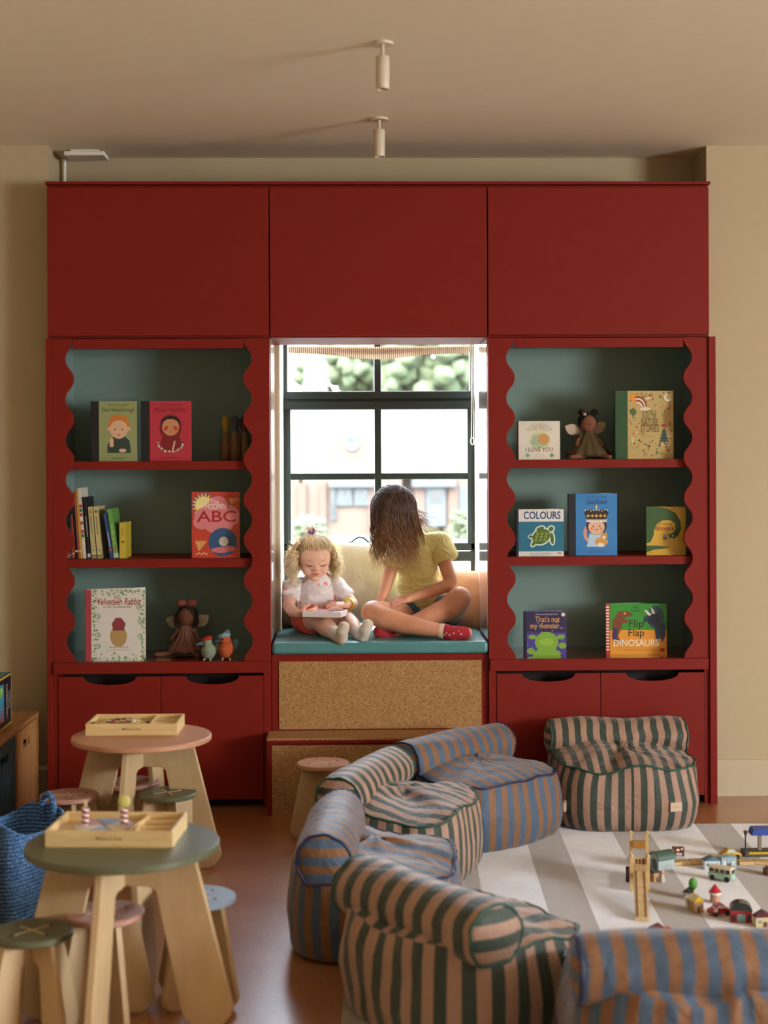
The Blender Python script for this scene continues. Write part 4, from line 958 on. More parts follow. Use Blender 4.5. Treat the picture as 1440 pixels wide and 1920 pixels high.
# ------------------------------------------------------------------ toys on the shelves
PEGW = P('#8a6442', .5, name='turned_wood')
for px, c, n_, lab in ((423, '#b0982c', 'yellow', 'wooden skittle with a yellow painted head'), (441, '#4f5358', 'grey', 'wooden skittle with a dark grey painted head'), (458, '#5c2420', 'maroon', 'wooden skittle with a dark red head, half behind the scalloped trim')):
    Y = .24 if px < 450 else .27; p = at(px, 861, Y); o = empty('skittle', (p.x, Y, Z1), label=lab, cat='skittle', group='wooden skittles')
    MB().lathe([(.014, 0), (.020, .01), (.0235, .04), (.0215, .075), (.013, .115), (.0105, .126)], PEGW, 20).build('body', o, smooth=True)
    MB().lathe([(.0108, .1262), (.0115, .135), (.0165, .155), (.0185, .168), (.016, .182), (.008, .190), (.0, .191)], P(c, .5), 20).build('head', o, smooth=True)
def doll(px, Y, z, s, skin, dress, hair, wing, label, dark, rz):
    p = at(px, 1200, Y); o = empty('fairy_doll', (p.x, Y, z), rz, label=label, cat='doll')
    SK, DR, HR, WG = P(skin, .85, name='felt'), P(dress, .8, name='doll_cotton', var=.15, bump=.5, bscale=40), P(hair, .9, name='yarn', bump=.9, bscale=60, var=.2), P(wing, .8, name='linen', bump=.3, bscale=120)
    b = MB(); b.ell((0, 0, .165*s), (.040*s, .036*s, .044*s), SK, 20, 14); b.tube([(0, 0, .05*s), (0, 0, .10*s), (0, 0, .13*s)], [.03*s, .026*s, .012*s], SK, 12)
    for sg in (-1, 1):
        b.tube([(sg*.022*s, 0, .112*s), (sg*.05*s, -.012*s, .085*s), (sg*.062*s, -.03*s, .06*s)], [.011*s, .009*s, .008*s], SK, 10)
        b.tube([(sg*.02*s, -.01, .018*s), (sg*.05*s, -.05*s, .014*s), (sg*(.10 if sg < 0 else .075)*s, -.085*s, .010*s), (sg*(.112 if sg < 0 else .08)*s, -.09*s, .013*s)], [.014*s, .011*s, .010*s, .008*s], SK, 10)
    b.ell((-.0, -.036*s, .158*s), .004*s, P('#5a2a1c', .8), 8, 6)
    for sg in (-1, 1): b.ell((sg*.015*s, -.034*s, .163*s), .0022*s, P('#1c1010', .5), 6, 4)
    b.build('body', o, smooth=True, angle=180)
    d = MB(); vs = []; fs = []; n = 60; kk = 1.3 if dark else 1.0; prof = [(.017, .128), (.026, .115), (.030, .095), (.045, .07), (.066, .045), (.078, .026), (.074, .012), (.05, .016)]
    for r_, z_ in prof:
        for k in range(n):
            a = TAU*k/n; w = 1+.07*math.sin(a*13)*(1 if z_ < .11 else .3)+.05*math.sin(a*5+1); q_ = kk if z_ < .1 else 1; vs.append((r_*s*w*q_*math.cos(a), r_*s*w*math.sin(a)*.85-.008*s, z_*s))
    for i in range(len(prof)-1):
        for k in range(n): fs.append((i*n+k, i*n+(k+1) % n, (i+1)*n+(k+1) % n, (i+1)*n+k))
    d.add(vs, fs, DR)
    for sg in (-1, 1): d.ell((sg*.034*s, -.004, .104*s), (.017*s, .015*s, .014*s), DR, 12, 8)
    d.build('dress', o, smooth=True, angle=180)
    h = MB(); h.ell((0, .008*s, .172*s), (.046*s, .040*s, .043*s), HR, 20, 12)
    if dark:
        for sg in (-1, 1): h.ell((sg*.030*s, .0, .214*s), .016*s, HR, 12, 8)
    else:
        for sg in (-1, 1):
            h.tube([(sg*.038*s, -.004, .175*s), (sg*.045*s, -.006, .15*s), (sg*.044*s, -.008, .13*s), (sg*.042*s, -.008, .118*s)], [.012*s, .012*s, .010*s, .005*s], HR, 10)
    h.build('hair', o, smooth=True, angle=180)
    w = MB()
    for sg in (-1, 1):
        M_ = Matrix.Translation((sg*.018*s, .024*s, .115*s)) @ Matrix.Rotation(sg*R(66 if sg < 0 else 54), 4, 'Y') @ Matrix.Rotation(sg*R(18), 4, 'Z')
        pts = [(.030*s*math.sin(PI*t)*(1 if q == 0 else -1)*(.55+.6*t), .092*s*t) for q in (0, 1) for t in ([i/14 for i in range(15)] if q == 0 else [i/14 for i in range(13, 0, -1)])]
        w.prism(pts, -.004*s, .004*s, WG, M=M_)
    w.build('wings', o, smooth=True, bevel=.0015, label='cream fabric wings')
    bw = MB(); BM = P('#8a4a40' if not dark else '#c9a08c', .8, name='bow')
    if dark: bw.box(-.03*s, -.018*s, -.034*s, -.028*s, .198*s, .210*s, BM)
    else:
        for sg in (-1, 1): bw.ell((sg*.024*s, 0, .222*s), (.024*s, .010*s, .017*s), BM, 14, 8)
        bw.ell((0, 0, .218*s), .008*s, BM, 10, 6)
    bw.build('hair_bow', o, smooth=True, angle=180)
doll(350, .20, Z3, .99, '#6e4630', '#7c5248', '#2c1a14', '#b8b0a0', 'seated brown fairy doll in a dusty pink dress on the left bottom shelf', False, R(-12))
doll(1104, .14, Z1, .93, '#7a4a34', '#4a3a1c', '#17110f', '#c2b09c', 'seated brown fairy doll in an olive dress on the right top shelf', True, R(8))
def bird(px, Y, z, s, body, head, beak, tail, label, rz, hat=True):
    p = at(px, 1210, Y); o = empty('toy_bird', (p.x, Y, z), rz, label=label, cat='soft toy'); B, Hd = P(body, .9, name='plush', bump=.9, bscale=120), P(head, .9, name='plush', bump=.9, bscale=120)
    MB().ell((0, 0, .036*s), (.031*s, .034*s, .036*s), B, 20, 14).ell((-.004*s, -.008*s, .072*s), (.022*s, .022*s, .021*s), B, 18, 12).build('body', o, smooth=True, angle=180)
    c = MB(); c.ell((-.006*s, -.006*s, .088*s), (.025*s, .021*s, .012*s), Hd, 16, 10, rot=Matrix.Rotation(-.25, 3, 'Y'))
    if not hat: c.ell((.006*s, 0, .098*s), (.012*s, .008*s, .012*s), Hd, 12, 8)
    c.build('crest', o, smooth=True, angle=180)
    k = MB(); k.tube([(-.018*s, -.018*s, .072*s), (-.036*s, -.026*s, .070*s), (-.046*s, -.03*s, .064*s)], [.009*s, .006*s, .002*s], P(beak, .6), 10); k.build('beak', o, smooth=True)
    e = MB(); e.ell((-.012*s, -.028*s, .076*s), .0035*s, P('#14100e', .2), 8, 6); e.build('eye', o, smooth=True)
    t = MB(); t.ell((.03*s, .018*s, .045*s), (.018*s, .012*s, .030*s), P(tail, .9, bump=.8, bscale=90), 14, 10, rot=Matrix.Rotation(.3, 3, 'Y')); t.build('wing', o, smooth=True, angle=180)
    q = MB()
    for sg in (-1, 1): q.tube([(sg*.012*s, -.01*s, .006*s), (sg*.014*s, -.03*s, .003*s)], .003*s, P('#c9b9a0', .7), 6)
    q.build('feet', o)
bird(391, .04, Z3, .98, '#7d8a74', '#b52a24', '#4c7a80', '#3c4a3a', 'green and white plush bird with a red cap', R(-8))
bird(424, .06, Z3, 1.12, '#b5562a', '#7fa6b4', '#34383c', '#6fa0b0', 'orange plush bird with pale blue crest and wing', R(5), False)

# ------------------------------------------------------------------ low shelf, drawers and puzzle box at the left
SHX, SHZ, SHY = -1.398, .398, .02
lw = empty('low_shelf_unit', (SHX, SHY, 0), label='low wooden shelf unit along the left wall holding slatted bins', cat='shelf'); LW = wood('shelf_oak', '#b3814a', '#8f6234', (30, 2.5, 30), .45)
MB().box(-.42, 0, -2.3, 0, SHZ-.018, SHZ, LW).build('top', lw, bevel=.001)
MB().box(-.42, -.001, -.018, 0, 0, SHZ-.018, LW).build('side_panel', lw); MB().box(-.42, -.001, -2.3, -2.282, 0, SHZ-.018, LW).build('side_panel', lw)
MB().box(-.42, -.405, -2.28, -.018, 0.03, SHZ-.018, LW).build('back_panel', lw); MB().box(-.42, -.002, -2.28, -.018, 0.02, .036, LW).build('base_shelf', lw)
for k in range(1, 6): MB().box(-.40, -.004, -.018-.376*k, -.006-.376*k, .036, SHZ-.018, LW).build('divider', lw)
def sbin(k, colr, lab):
    y1 = -.024-.376*k; y0 = y1-.358; o = empty('slatted_bin', (SHX-.006, SHY+(y0+y1)/2, .0365), label=lab, cat='storage bin', group='slatted bins in the low shelf unit'); hw = (y1-y0)/2; m = P(colr, .5, name='bin_paint', var=.08)
    H = SHZ-.018-.046; b = MB()
    b.box(-.38, 0-.012, -hw, -hw+.008, 0, H, m).box(-.38, -.012, hw-.008, hw, 0, H, m).box(-.388, -.38, -hw, hw, 0, H, m).box(-.38, -.012, -hw+.008, hw-.008, 0, .008, m).build('body', o)
    f = MB(); n = 9; w_ = 2*hw/n
    for i in range(n):
        a = -hw+w_*i; c = a+w_/2
        if abs(c) < w_*1.7: f.box(-.012, -.002, a+.002, a+w_-.002, 0, H-.075, m); f.box(-.012, -.002, a+.002, a+w_-.002, H-.045, H, m)
        else: f.box(-.012, -.002, a+.002, a+w_-.002, 0, H, m)
    f.box(-.020, -.012, -hw, hw, 0, H-.075, m).box(-.020, -.012, -hw, hw, H-.045, H, m).box(-.020, -.012, -hw, -w_*1.5, 0, H, m).box(-.020, -.012, w_*1.5, hw, 0, H, m)
    f.build('slatted_front', o, bevel=.001)
sbin(0, '#a87848', 'tan slatted bin nearest the red joinery in the low shelf unit'); sbin(1, '#1f4f5c', 'dark teal slatted bin second from the red joinery'); sbin(2, '#a87848', 'tan slatted bin at the left edge of the photo')
pb = empty('puzzle_box', (-1.447, -.265, SHZ+.0005), 0, label='boxed jigsaw with colourful picture standing on the low shelf unit', cat='game box')
m = MB(); m.box(-.26, 0, -.30, .0, 0, .20, P('#14202a', .4)); m.build('box', pb, bevel=.001)
m = MB(); m.flatart = True
def ppoly(pts, c, k): m.poly([(.0004+.0002*k, y, z) for y, z in pts], P(c, .4, name='print'))
ppoly([(-.298, .002), (-.002, .002), (-.002, .198), (-.298, .198)], '#c9b83a', 0); ppoly([(-.29, .008), (-.008, .008), (-.008, .192), (-.29, .192)], '#141c28', 1)
ppoly([(-.29, .03), (-.13, .03), (-.13, .17), (-.29, .185)], '#2f86a8', 2); ppoly([(-.27, .04), (-.22, .03), (-.20, .11), (-.24, .15)], '#c8702a', 3); ppoly([(-.2, .03), (-.15, .03), (-.16, .09)], '#b03a2a', 3); ppoly([(-.19, .12), (-.15, .14), (-.15, .165), (-.2, .16)], '#8fc04a', 3)
ppoly([(-.28, .10), (-.25, .12), (-.25, .16), (-.28, .17)], '#e0d060', 3)
for y_ in (-.05, -.028):
    for q in range(6): ppoly([(y_-.004, .135-.012*q), (y_+.004, .135-.012*q), (y_+.004, .127-.012*q), (y_-.004, .127-.012*q)], '#c9c4b6', 4)
for t, y_, hh, ln in (('EXPEDITION', -.085, .022, .13),):
    vs, fs, wd = text_mesh(t, 1.0); k_ = ln/wd; m.add([(.0014, y_+y*hh*1.3, .10-x*k_) for x, y, z in vs], fs, P('#e4dfd0', .5))
m.build('printed_side', pb)
m = MB(); m.flatart = True; m.poly([(-.258, -.298, .2004), (-.002, -.298, .2004), (-.002, -.002, .2004), (-.258, -.002, .2004)], P('#1f6a74', .4)); m.build('printed_lid', pb)

# ------------------------------------------------------------------ blue rope basket
ROPE, nt_, bb = new_mat('blue_rope'); tc = nt_.nodes.new('ShaderNodeTexCoord'); mpn = nt_.nodes.new('ShaderNodeMapping'); mpn.inputs['Rotation'].default_value = (0, .12, 0)
nt_.links.new(tc.outputs['Object'], mpn.inputs[0]); wv = nt_.nodes.new('ShaderNodeTexWave'); wv.bands_direction = 'Z'; wv.inputs['Scale'].default_value = 26; wv.inputs['Distortion'].default_value = .6; nt_.links.new(mpn.outputs[0], wv.inputs[0])
nn = nt_.nodes.new('ShaderNodeTexNoise'); nn.inputs['Scale'].default_value = 240; nt_.links.new(tc.outputs['Object'], nn.inputs[0])
rr = ramp(nt_, [(.35, '#234c7c'), (.5, '#3a75b5'), (.66, '#8fb3d9')]); nt_.links.new(nn.outputs[0], rr.inputs[0]); nt_.links.new(rr.outputs[0], bb.inputs[0]); bb.inputs['Roughness'].default_value = .9
bp = nt_.nodes.new('ShaderNodeBump'); bp.inputs['Strength'].default_value = .8; bp.inputs['Distance'].default_value = .006; nt_.links.new(wv.outputs[0], bp.inputs['Height']); nt_.links.new(bp.outputs[0], bb.inputs['Normal'])
bc = fl(28, 1560, .2); bc = Vector((bc.x, -1.43, 0))
bx = at(30, 1600, -1.43).x
bk = empty('rope_basket', (bx, -1.43, 0), R(8), label='blue woven rope basket with upright loop handles at the left edge', cat='basket')
b = MB(); vs = []; fs = []; n = 72; lv = [(0, .60, 0), (.004, .78, 0), (.03, .84, 0), (.12, .91, 0), (.22, .97, 0), (.30, 1.0, 0), (.302, .955, 0), (.22, .93, 1), (.10, .87, 1), (.012, .78, 1), (.012, .3, 1)]
for z_, s_, inn in lv:
    for k in range(n):
        a = TAU*k/n; x, y = sup(.128, .128, a, 4.0); c, sn = math.cos(PI/4), math.sin(PI/4)
        x, y = (x*c-y*sn)*s_, (x*sn+y*c)*s_
        zz_ = z_ + (.022*math.cos(2*a)*(z_/.3)**2)
        vs.append((x*1.0, y*1.05, max(zz_, 0)))
for i in range(len(lv)-1):
    for k in range(n): fs.append((i*n+k, i*n+(k+1) % n, (i+1)*n+(k+1) % n, (i+1)*n+k))
fs.append(tuple(range(n-1, -1, -1))); fs.append(tuple((len(lv)-1)*n+k for k in range(n))); b.add(vs, fs, ROPE); b.build('body', bk, smooth=True, angle=60)
for ang in (PI*.20, PI*1.20):
    h = MB(); cx_, cy_ = .118*math.cos(ang), .118*math.sin(ang); tx, ty = -math.sin(ang), math.cos(ang)
    pts = [(cx_+tx*.036*math.cos(t), cy_+ty*.036*math.cos(t), .275+.085*math.sin(t)**.7) for t in [PI*i/16 for i in range(17)]]
    h.tube(pts, .0095, ROPE, 10); h.build('handle', bk, smooth=True)

# ------------------------------------------------------------------ wooden activity trays on the tables
def tray(px, py, rz, label, kind):
    p = fl(px, py, .46); o = empty('wooden_tray', (p.x, p.y, .4603), rz, label=label, cat='tray'); W, D_, H = .322, .205, .042; t = .008
    MB().box(0, W, 0, t, 0, H, PINE).box(0, W, D_-t, D_, 0, H, PINE).box(0, t, t, D_-t, 0, H, PINE).box(W-t, W, t, D_-t, 0, H, PINE).box(t, W-t, t, D_-t, .0, .020, PINE).build('frame', o, bevel=.0012)
    dv = MB(); dv.box(W*.68, W*.68+.006, t, D_-t, .006, H-.004, PINE)
    for q in (1, 2): dv.box(W*.68+.006, W-t, t+(D_-2*t)*q/3, t+(D_-2*t)*q/3+.005, .006, H-.006, PINE)
    dv.build('divider', o)
    m = MB(); m.flatart = True; tv, tf, tw = text_mesh('Melissa & Doug', .0105, .2, .004); m.add([(W*.5+x, -.0004, H*.55+y) for x, y, z in tv], tf, P('#4a3520', .6)); m.build('lettering', o)
    return o, p, W, D_, H
rnd = random.Random(5)
o1, p1, W, D_, H = tray(160, 1380, R(-1), 'wooden tray of pretend pizza pieces on the salmon pink table', 0)
def onto(o, x, y, z): return (o.matrix_basis @ Vector((x, y, z)))
bpy.context.view_layer.update()
def cp(o, x, y, z): return Matrix.Translation(o.location) @ Matrix.Rotation(o.rotation_euler.z, 4, 'Z') @ Vector((x, y, z))
pizza = []
for k in range(6):
    c = cp(o1, .108, .10, .0203); q = empty('pizza_slice', c, k*TAU/6+.2+o1.rotation_euler.z, label='round-edged wooden pizza slice in the tray on the salmon table', cat='toy food', group='wooden pizza slices')
    wd = MB(); wd.prism([(.004, 0)]+[(.082*math.cos(a), .082*math.sin(a)) for a in [TAU/6*(.03+.94*i/8) for i in range(9)]], 0, .010, P('#d2b06a', .5, var=.1), plane='xy'); wd.build('crust', q, bevel=.001)
    tp = MB(); tp.prism([(.010, .003)]+[(.070*math.cos(a), .070*math.sin(a)) for a in [TAU/6*(.08+.84*i/8) for i in range(9)]], .0101, .0125, P('#e0c98c', .5), plane='xy')
    for j in range(3): 
        a = TAU/6*(.25+.25*j); r_ = .045 if j != 1 else .03
        tp.lathe([(.009, .0126), (.008, .016), (0, .0165)], P(rnd.choice(['#a83a2a', '#5f7a3a', '#c9c0a0', '#7a2f24']), .5), 12, c=(r_*math.cos(a), r_*math.sin(a), 0))
    tp.build('topping', q)
    MB()
for k in range(4):
    c = cp(o1, .245+.02*(k % 2), .03+.045*k, .0203); MB().lathe([(.011, 0), (.011, .006), (0, .006)], P(['#a83a2a', '#5f7a3a', '#c9b060', '#3c3026'][k], .5), 14).build('topping_disc', loc=c, label='small round wooden topping in a side compartment: '+['red', 'green', 'yellow', 'dark brown'][k], cat='toy food', group='loose wooden toppings', smooth=True)
MB().lathe([(.006, 0), (.0065, .01), (.006, .012)], P('#5c4632', .5), 10).build('knob_piece', loc=cp(o1, .205, .1, .0203), label='dark wooden peg beside the pizza in the tray', cat='toy', smooth=True)
c = cp(o1, .022, .035, .0203); MB().ell((0, 0, .012), (.014, .014, .012), P('#8a7a28', .6), 12, 8).build('toy_topping', loc=c, label='olive round topping piece at the left end of the pizza tray', cat='toy food', smooth=True)
o2, p2, W, D_, H = tray(84, 1589, R(-4), 'wooden tray of pretend cake pieces and candles on the dark sage table', 1)
CANDY, nt_, bb = new_mat('candle_stripe'); tc = nt_.nodes.new('ShaderNodeTexCoord'); s1 = nt_.nodes.new('ShaderNodeSeparateXYZ'); nt_.links.new(tc.outputs['Object'], s1.inputs[0])
ta = nt_.nodes.new('ShaderNodeMath'); ta.operation = 'ARCTAN2'; nt_.links.new(s1.outputs[1], ta.inputs[0]); nt_.links.new(s1.outputs[0], ta.inputs[1])
tb = nt_.nodes.new('ShaderNodeMath'); tb.operation = 'MULTIPLY_ADD'; tb.inputs[1].default_value = 1/TAU; nt_.links.new(ta.outputs[0], tb.inputs[0])
tz = nt_.nodes.new('ShaderNodeMath'); tz.operation = 'MULTIPLY'; tz.inputs[1].default_value = 75; nt_.links.new(s1.outputs[2], tz.inputs[0]); nt_.links.new(tz.outputs[0], tb.inputs[2])
tf_ = nt_.nodes.new('ShaderNodeMath'); tf_.operation = 'FRACT'; nt_.links.new(tb.outputs[0], tf_.inputs[0]); rr = ramp(nt_, [(0, '#8c2f4c'), (.5, '#8c2f4c'), (.55, '#e6dcd6'), (1, '#e6dcd6')]); nt_.links.new(tf_.outputs[0], rr.inputs[0]); nt_.links.new(rr.outputs[0], bb.inputs[0])
for (x, y, fl_, lab) in ((.078, .10, False, 'left one'), (.178, .10, True, 'right one')):
    q = empty('toy_candle', cp(o2, x, y, .0328), label='pink and white spiral striped toy candle, '+('with a pale yellow flame' if fl_ else 'without a flame'), cat='toy candle', group='striped toy candles')
    MB().lathe([(.0095, 0), (.0095, .042), (.008, .044), (0, .044)], CANDY, 20).build('stick', q, smooth=True)
    if fl_: MB().ell((0, 0, .060), (.016, .006, .017), P('#c9c070', .5), 16, 10).build('flame', q, smooth=True)
    else: MB().tube([(0, 0, .044), (0, 0, .062)], .004, P('#c9b98c', .5), 8).build('peg', q, smooth=True)
for k in range(6):
    c = cp(o2, .125, .10, .0203); q = empty('cake_slice', c, k*TAU/6+o2.rotation_euler.z, label='wooden cake slice with coloured icing in the tray on the sage table', cat='toy food', group='wooden cake slices')
    sl = [(.004, .001)]+[(.075*math.cos(a), .075*math.sin(a)) for a in [TAU/6*(.03+.94*i/8) for i in range(9)]]
    MB().prism(sl, 0, .010, P('#cdb88c', .5), plane='xy').build('cake', q)
    MB().prism([(x*.97+.001, y*.97) for x, y in sl], .0101, .0119, P(['#c9c2c8', '#8fa0c0', '#c8a0a8', '#d8cfb8', '#9fb0c8', '#c9b48c'][k], .5), plane='xy').build('icing', q)
q = MB(); q.tube([cp(o2, .20, .03, .012)-cp(o2, .20, .03, .012), cp(o2, .235, .13, .03)-cp(o2, .20, .03, .012)], .005, PINE, 8); q.build('wooden_server', loc=cp(o2, .196, .03, .026), label='slender wooden stick leaning on the tray divider', cat='toy')
# ------------------------------------------------------------------ soft bodies: joined volumes remeshed into one surface
TMP = bpy.data.scenes.new('modelling'); VOXK = 1.0
def cap(m, p0, p1, r0, r1, flat=False, mat=None):
    p0, p1 = Vector(p0), Vector(p1); mt = mat
    L = (p1-p0).length; n = max(2, int(L/.012)); m.tube([p0+(p1-p0)*i/n for i in range(n+1)], [r0+(r1-r0)*i/n for i in range(n+1)], mt, 18)
    if not flat: m.ell(p0, r0, mt, 18, 12); m.ell(p1, r1, mt, 18, 12)
    elif flat == 'end': m.ell(p0, r0, mt, 18, 12)
def chain(m, pts, mat, flat_end=False):
    for i in range(len(pts)-1):
        last = i == len(pts)-2
        cap(m, pts[i][0], pts[i+1][0], pts[i][1], pts[i+1][1], 'end' if (flat_end and last) else False, mat)
def soft(name, m, mat, parent, voxel=.003, smooth=6, amp=0.0, fscale=25, label=None, seed=0, stretch=(1, 1, 1), fac=.5):
    me = bpy.data.meshes.new(name); me.from_pydata(m.v, [], m.f); o = bpy.data.objects.new(name, me); COL.objects.link(o)
    r = o.modifiers.new('r', 'REMESH'); r.mode = 'VOXEL'; r.voxel_size = voxel*VOXK; r.adaptivity = 0
    s = o.modifiers.new('s', 'SMOOTH'); s.factor = fac; s.iterations = smooth
    COL.objects.unlink(o); TMP.collection.objects.link(o)
    with bpy.context.temp_override(scene=TMP, view_layer=TMP.view_layers[0]):
        dg = bpy.context.evaluated_depsgraph_get(); dg.update()
    nm = bpy.data.meshes.new_from_object(o.evaluated_get(dg)); bpy.data.objects.remove(o); bpy.data.meshes.remove(me)
    nm.name = name; nm.materials.clear(); nm.materials.append(mat)
    nm.polygons.foreach_set('use_smooth', [True]*len(nm.polygons)); nm.polygons.foreach_set('material_index', [0]*len(nm.polygons))
    if amp:
        off = Vector((seed*3.1, seed*1.7, 0))
        nrs = [v.normal.copy() for v in nm.vertices]
        for v, vn_ in zip(nm.vertices, nrs):
            c = v.co.copy(); q = Vector((c.x*stretch[0], c.y*stretch[1], c.z*stretch[2]))
            a = noise.noise(q*fscale+off)
            rdg = 1-abs(noise.noise(q*fscale*.55+off*2))*2
            v.co = c + vn_*amp*(a*.6+rdg*.8)
    nm.update(); ob = bpy.data.objects.new(name, nm); COL.objects.link(ob)
    if parent is not None: ob.parent = parent; ob.matrix_parent_inverse = Matrix.Translation(parent.location).inverted()
    return tag(ob, label)
def child(mb, name, mat_parent, **k):
    o = mb.build(name, mat_parent, **k); o.matrix_parent_inverse = Matrix.Translation(mat_parent.location).inverted(); return o
def hand(m, wrist, d, nrm, s, mat, curl=(.5, .5, .5, .5), thumb=1, spread=.12, rw=.017):
    """palm and five fingers: d along the hand, nrm out of the back of the hand"""
    d = Vector(d).normalized(); nrm = Vector(nrm); nrm = (nrm-d*nrm.dot(d)).normalized(); side = d.cross(nrm)
    w = Vector(wrist); pl = .048*s
    for k in range(-2, 3): cap(m, w+side*k*.005*s, w+d*pl+side*k*.0085*s, rw*.62, .0085*s, False, mat)
    for k in range(4):
        b = w+d*(pl-.003)+side*(k-1.5)*.0145*s; ln = (.040, .047, .044, .034)[k]*s; dd = (d+side*(k-1.5)*spread).normalized(); p = b; r = .0068*s; bend = curl[k]
        pts = [(p, r)]
        for j, q in enumerate((.42, .32, .26)):
            ang = bend*(.5+.5*j); v = dd*math.cos(ang)-nrm*math.sin(ang); p = p+v*ln*q*1.15; r *= .92; pts.append((p, r))
        chain(m, pts, mat)
    b = w+d*.010*s+side*thumb*.014*s; v = (d*.6+side*thumb*.75-nrm*.35).normalized(); p1 = b+v*.024*s; v2 = (d*.85+side*thumb*.3-nrm*.4).normalized()
    chain(m, [(b, .0095*s), (p1, .0082*s), (p1+v2*.018*s, .0074*s), (p1+v2*.032*s, .006*s)], mat)

def skin_mat(name, c, c2):
    m, nt, b = new_mat(name); tc = nt.nodes.new('ShaderNodeTexCoord'); n = nt.nodes.new('ShaderNodeTexNoise'); n.inputs['Scale'].default_value = 14; n.inputs['Detail'].default_value = 5
    nt.links.new(tc.outputs['Object'], n.inputs[0]); r = ramp(nt, [(.3, c), (.7, c2)]); nt.links.new(n.outputs[0], r.inputs[0]); nt.links.new(r.outputs[0], b.inputs[0])
    b.inputs['Roughness'].default_value = .5; b.inputs['Subsurface Weight'].default_value = .22; b.inputs['Subsurface Scale'].default_value = .02; b.inputs['Subsurface Radius'].default_value = (1, .3, .18)
    return m
SKIN1 = skin_mat('skin', '#dfb59c', '#d6a48c'); SKIN2 = skin_mat('skin', '#d69c7c', '#c98a6a')
def hair_mat(name, zs, cols):
    """colour of the hair from root to tip, streaked from lock to lock"""
    m, nt, b = new_mat(name); uv = nt.nodes.new('ShaderNodeUVMap'); uv.uv_map = 'UVMap'; sp = nt.nodes.new('ShaderNodeSeparateXYZ'); nt.links.new(uv.outputs[0], sp.inputs[0])
    r = ramp(nt, list(zip(zs, cols))); nt.links.new(sp.outputs[1], r.inputs[0])
    mr = nt.nodes.new('ShaderNodeMapRange'); mr.inputs['To Min'].default_value = .62; mr.inputs['To Max'].default_value = 1.35; nt.links.new(sp.outputs[0], mr.inputs[0])
    mx = nt.nodes.new('ShaderNodeMix'); mx.data_type = 'RGBA'; mx.blend_type = 'MULTIPLY'; mx.inputs[0].default_value = 1; nt.links.new(r.outputs[0], mx.inputs[6]); nt.links.new(mr.outputs[0], mx.inputs[7])
    nt.links.new(mx.outputs[2], b.inputs[0]); b.inputs['Roughness'].default_value = .38; b.inputs['Sheen Weight'].default_value = .15
    tr = nt.nodes.new('ShaderNodeBsdfTranslucent'); nt.links.new(mx.outputs[2], tr.inputs[0]); ms = nt.nodes.new('ShaderNodeMixShader'); ms.inputs[0].default_value = .3
    out = nt.nodes['Material Output']; nt.links.new(b.outputs[0], ms.inputs[1]); nt.links.new(tr.outputs[0], ms.inputs[2]); nt.links.new(ms.outputs[0], out.inputs[0])
    return m
def lock(m, path, r, mat, rv, flat=.5, n=5):
    k = len(path); b0 = len(m.f); rad = [r*(.55+.45*math.sin(PI*min(1, (i/(k-1))*1.1)))*(1-.75*(i/(k-1))**3) for i in range(k)]
    m.tube(path, rad, mat, n, flat=flat)
    for q in range(b0, len(m.f)):
        i = (q-b0)//n; t0 = min(1, i/(k-1)); t1 = min(1, (i+1)/(k-1)); L_ = len(m.f[q])
        m.uv[q] = [(rv, t0), (rv, t0), (rv, t1), (rv, t1)] if L_ == 4 else [(rv, t0)]*L_

# ------------------------------------------------------------------ cushions behind the children
def pillow(px, py, Y, w, h, th, mat, rx, ry, rz, label, dots=None):
    p = at(px, py, Y); o = empty('scatter_cushion', p, 0, label=label, cat='cushion')
    o.rotation_euler = (rx, ry, rz); m = MB(); n = 34; vs = []; fs = []
    for sgn in (-1, 1):
        for i in range(n+1):
            for j in range(n+1):
                u, v = -1+2*i/n, -1+2*j/n; e = (1-abs(u)**2.6)*(1-abs(v)**2.6); t = max(0, e)**.45
                pin = 1-.10*(1-abs(u)**2)*abs(v)**3; pin2 = 1-.10*(1-abs(v)**2)*abs(u)**3
                wr = .006*noise.noise(Vector((u*3, v*3, sgn+px*.1)))*t
                vs.append((u*w/2*pin2, sgn*(th/2*t+wr), v*h/2*pin))
    N = (n+1)**2
    for s in (0, 1):
        for i in range(n):
            for j in range(n):
                a = s*N+i*(n+1)+j; q = (a, a+1, a+n+2, a+n+1); fs.append(q if s else q[::-1])
    m.add(vs, fs, mat); b = m.build('cover', o, smooth=True, angle=180)
    if dots:
        d = MB(); rnd = random.Random(int(px))
        for k in range(13):
            u, v = rnd.uniform(-.8, .8), rnd.uniform(-.8, .8); t = ((1-abs(u)**2.6)*(1-abs(v)**2.6))**.45
            d.ell((u*w/2, -th/2*t+.001, v*h/2), (.005, .003, .004), P(dots, .8), 8, 5)
        d.build('tufts', o, smooth=True, angle=180)
    return o
pillow(692, 1093, .56, .40, .40, .12, P('#ddd0bc', .85, bump=.3, bscale=90, name='cream_linen'), R(-10), 0, R(8), 'large cream cushion with small tufts standing between the two children', '#d6c8b2')
pillow(858, 1125, .56, .36, .30, .16, P('#d69a78', .85, bump=.3, bscale=90, name='peach_linen'), R(-10), R(4), R(-14), 'peach cushion behind the older girl at the right end of the seat', '#c98a6a')
pillow(551, 1133, .56, .26, .24, .12, P('#6d5138', .85, bump=.3, bscale=90, name='brown_linen'), R(-10), 0, R(14), 'brown cushion behind the small child at the left end of the seat')

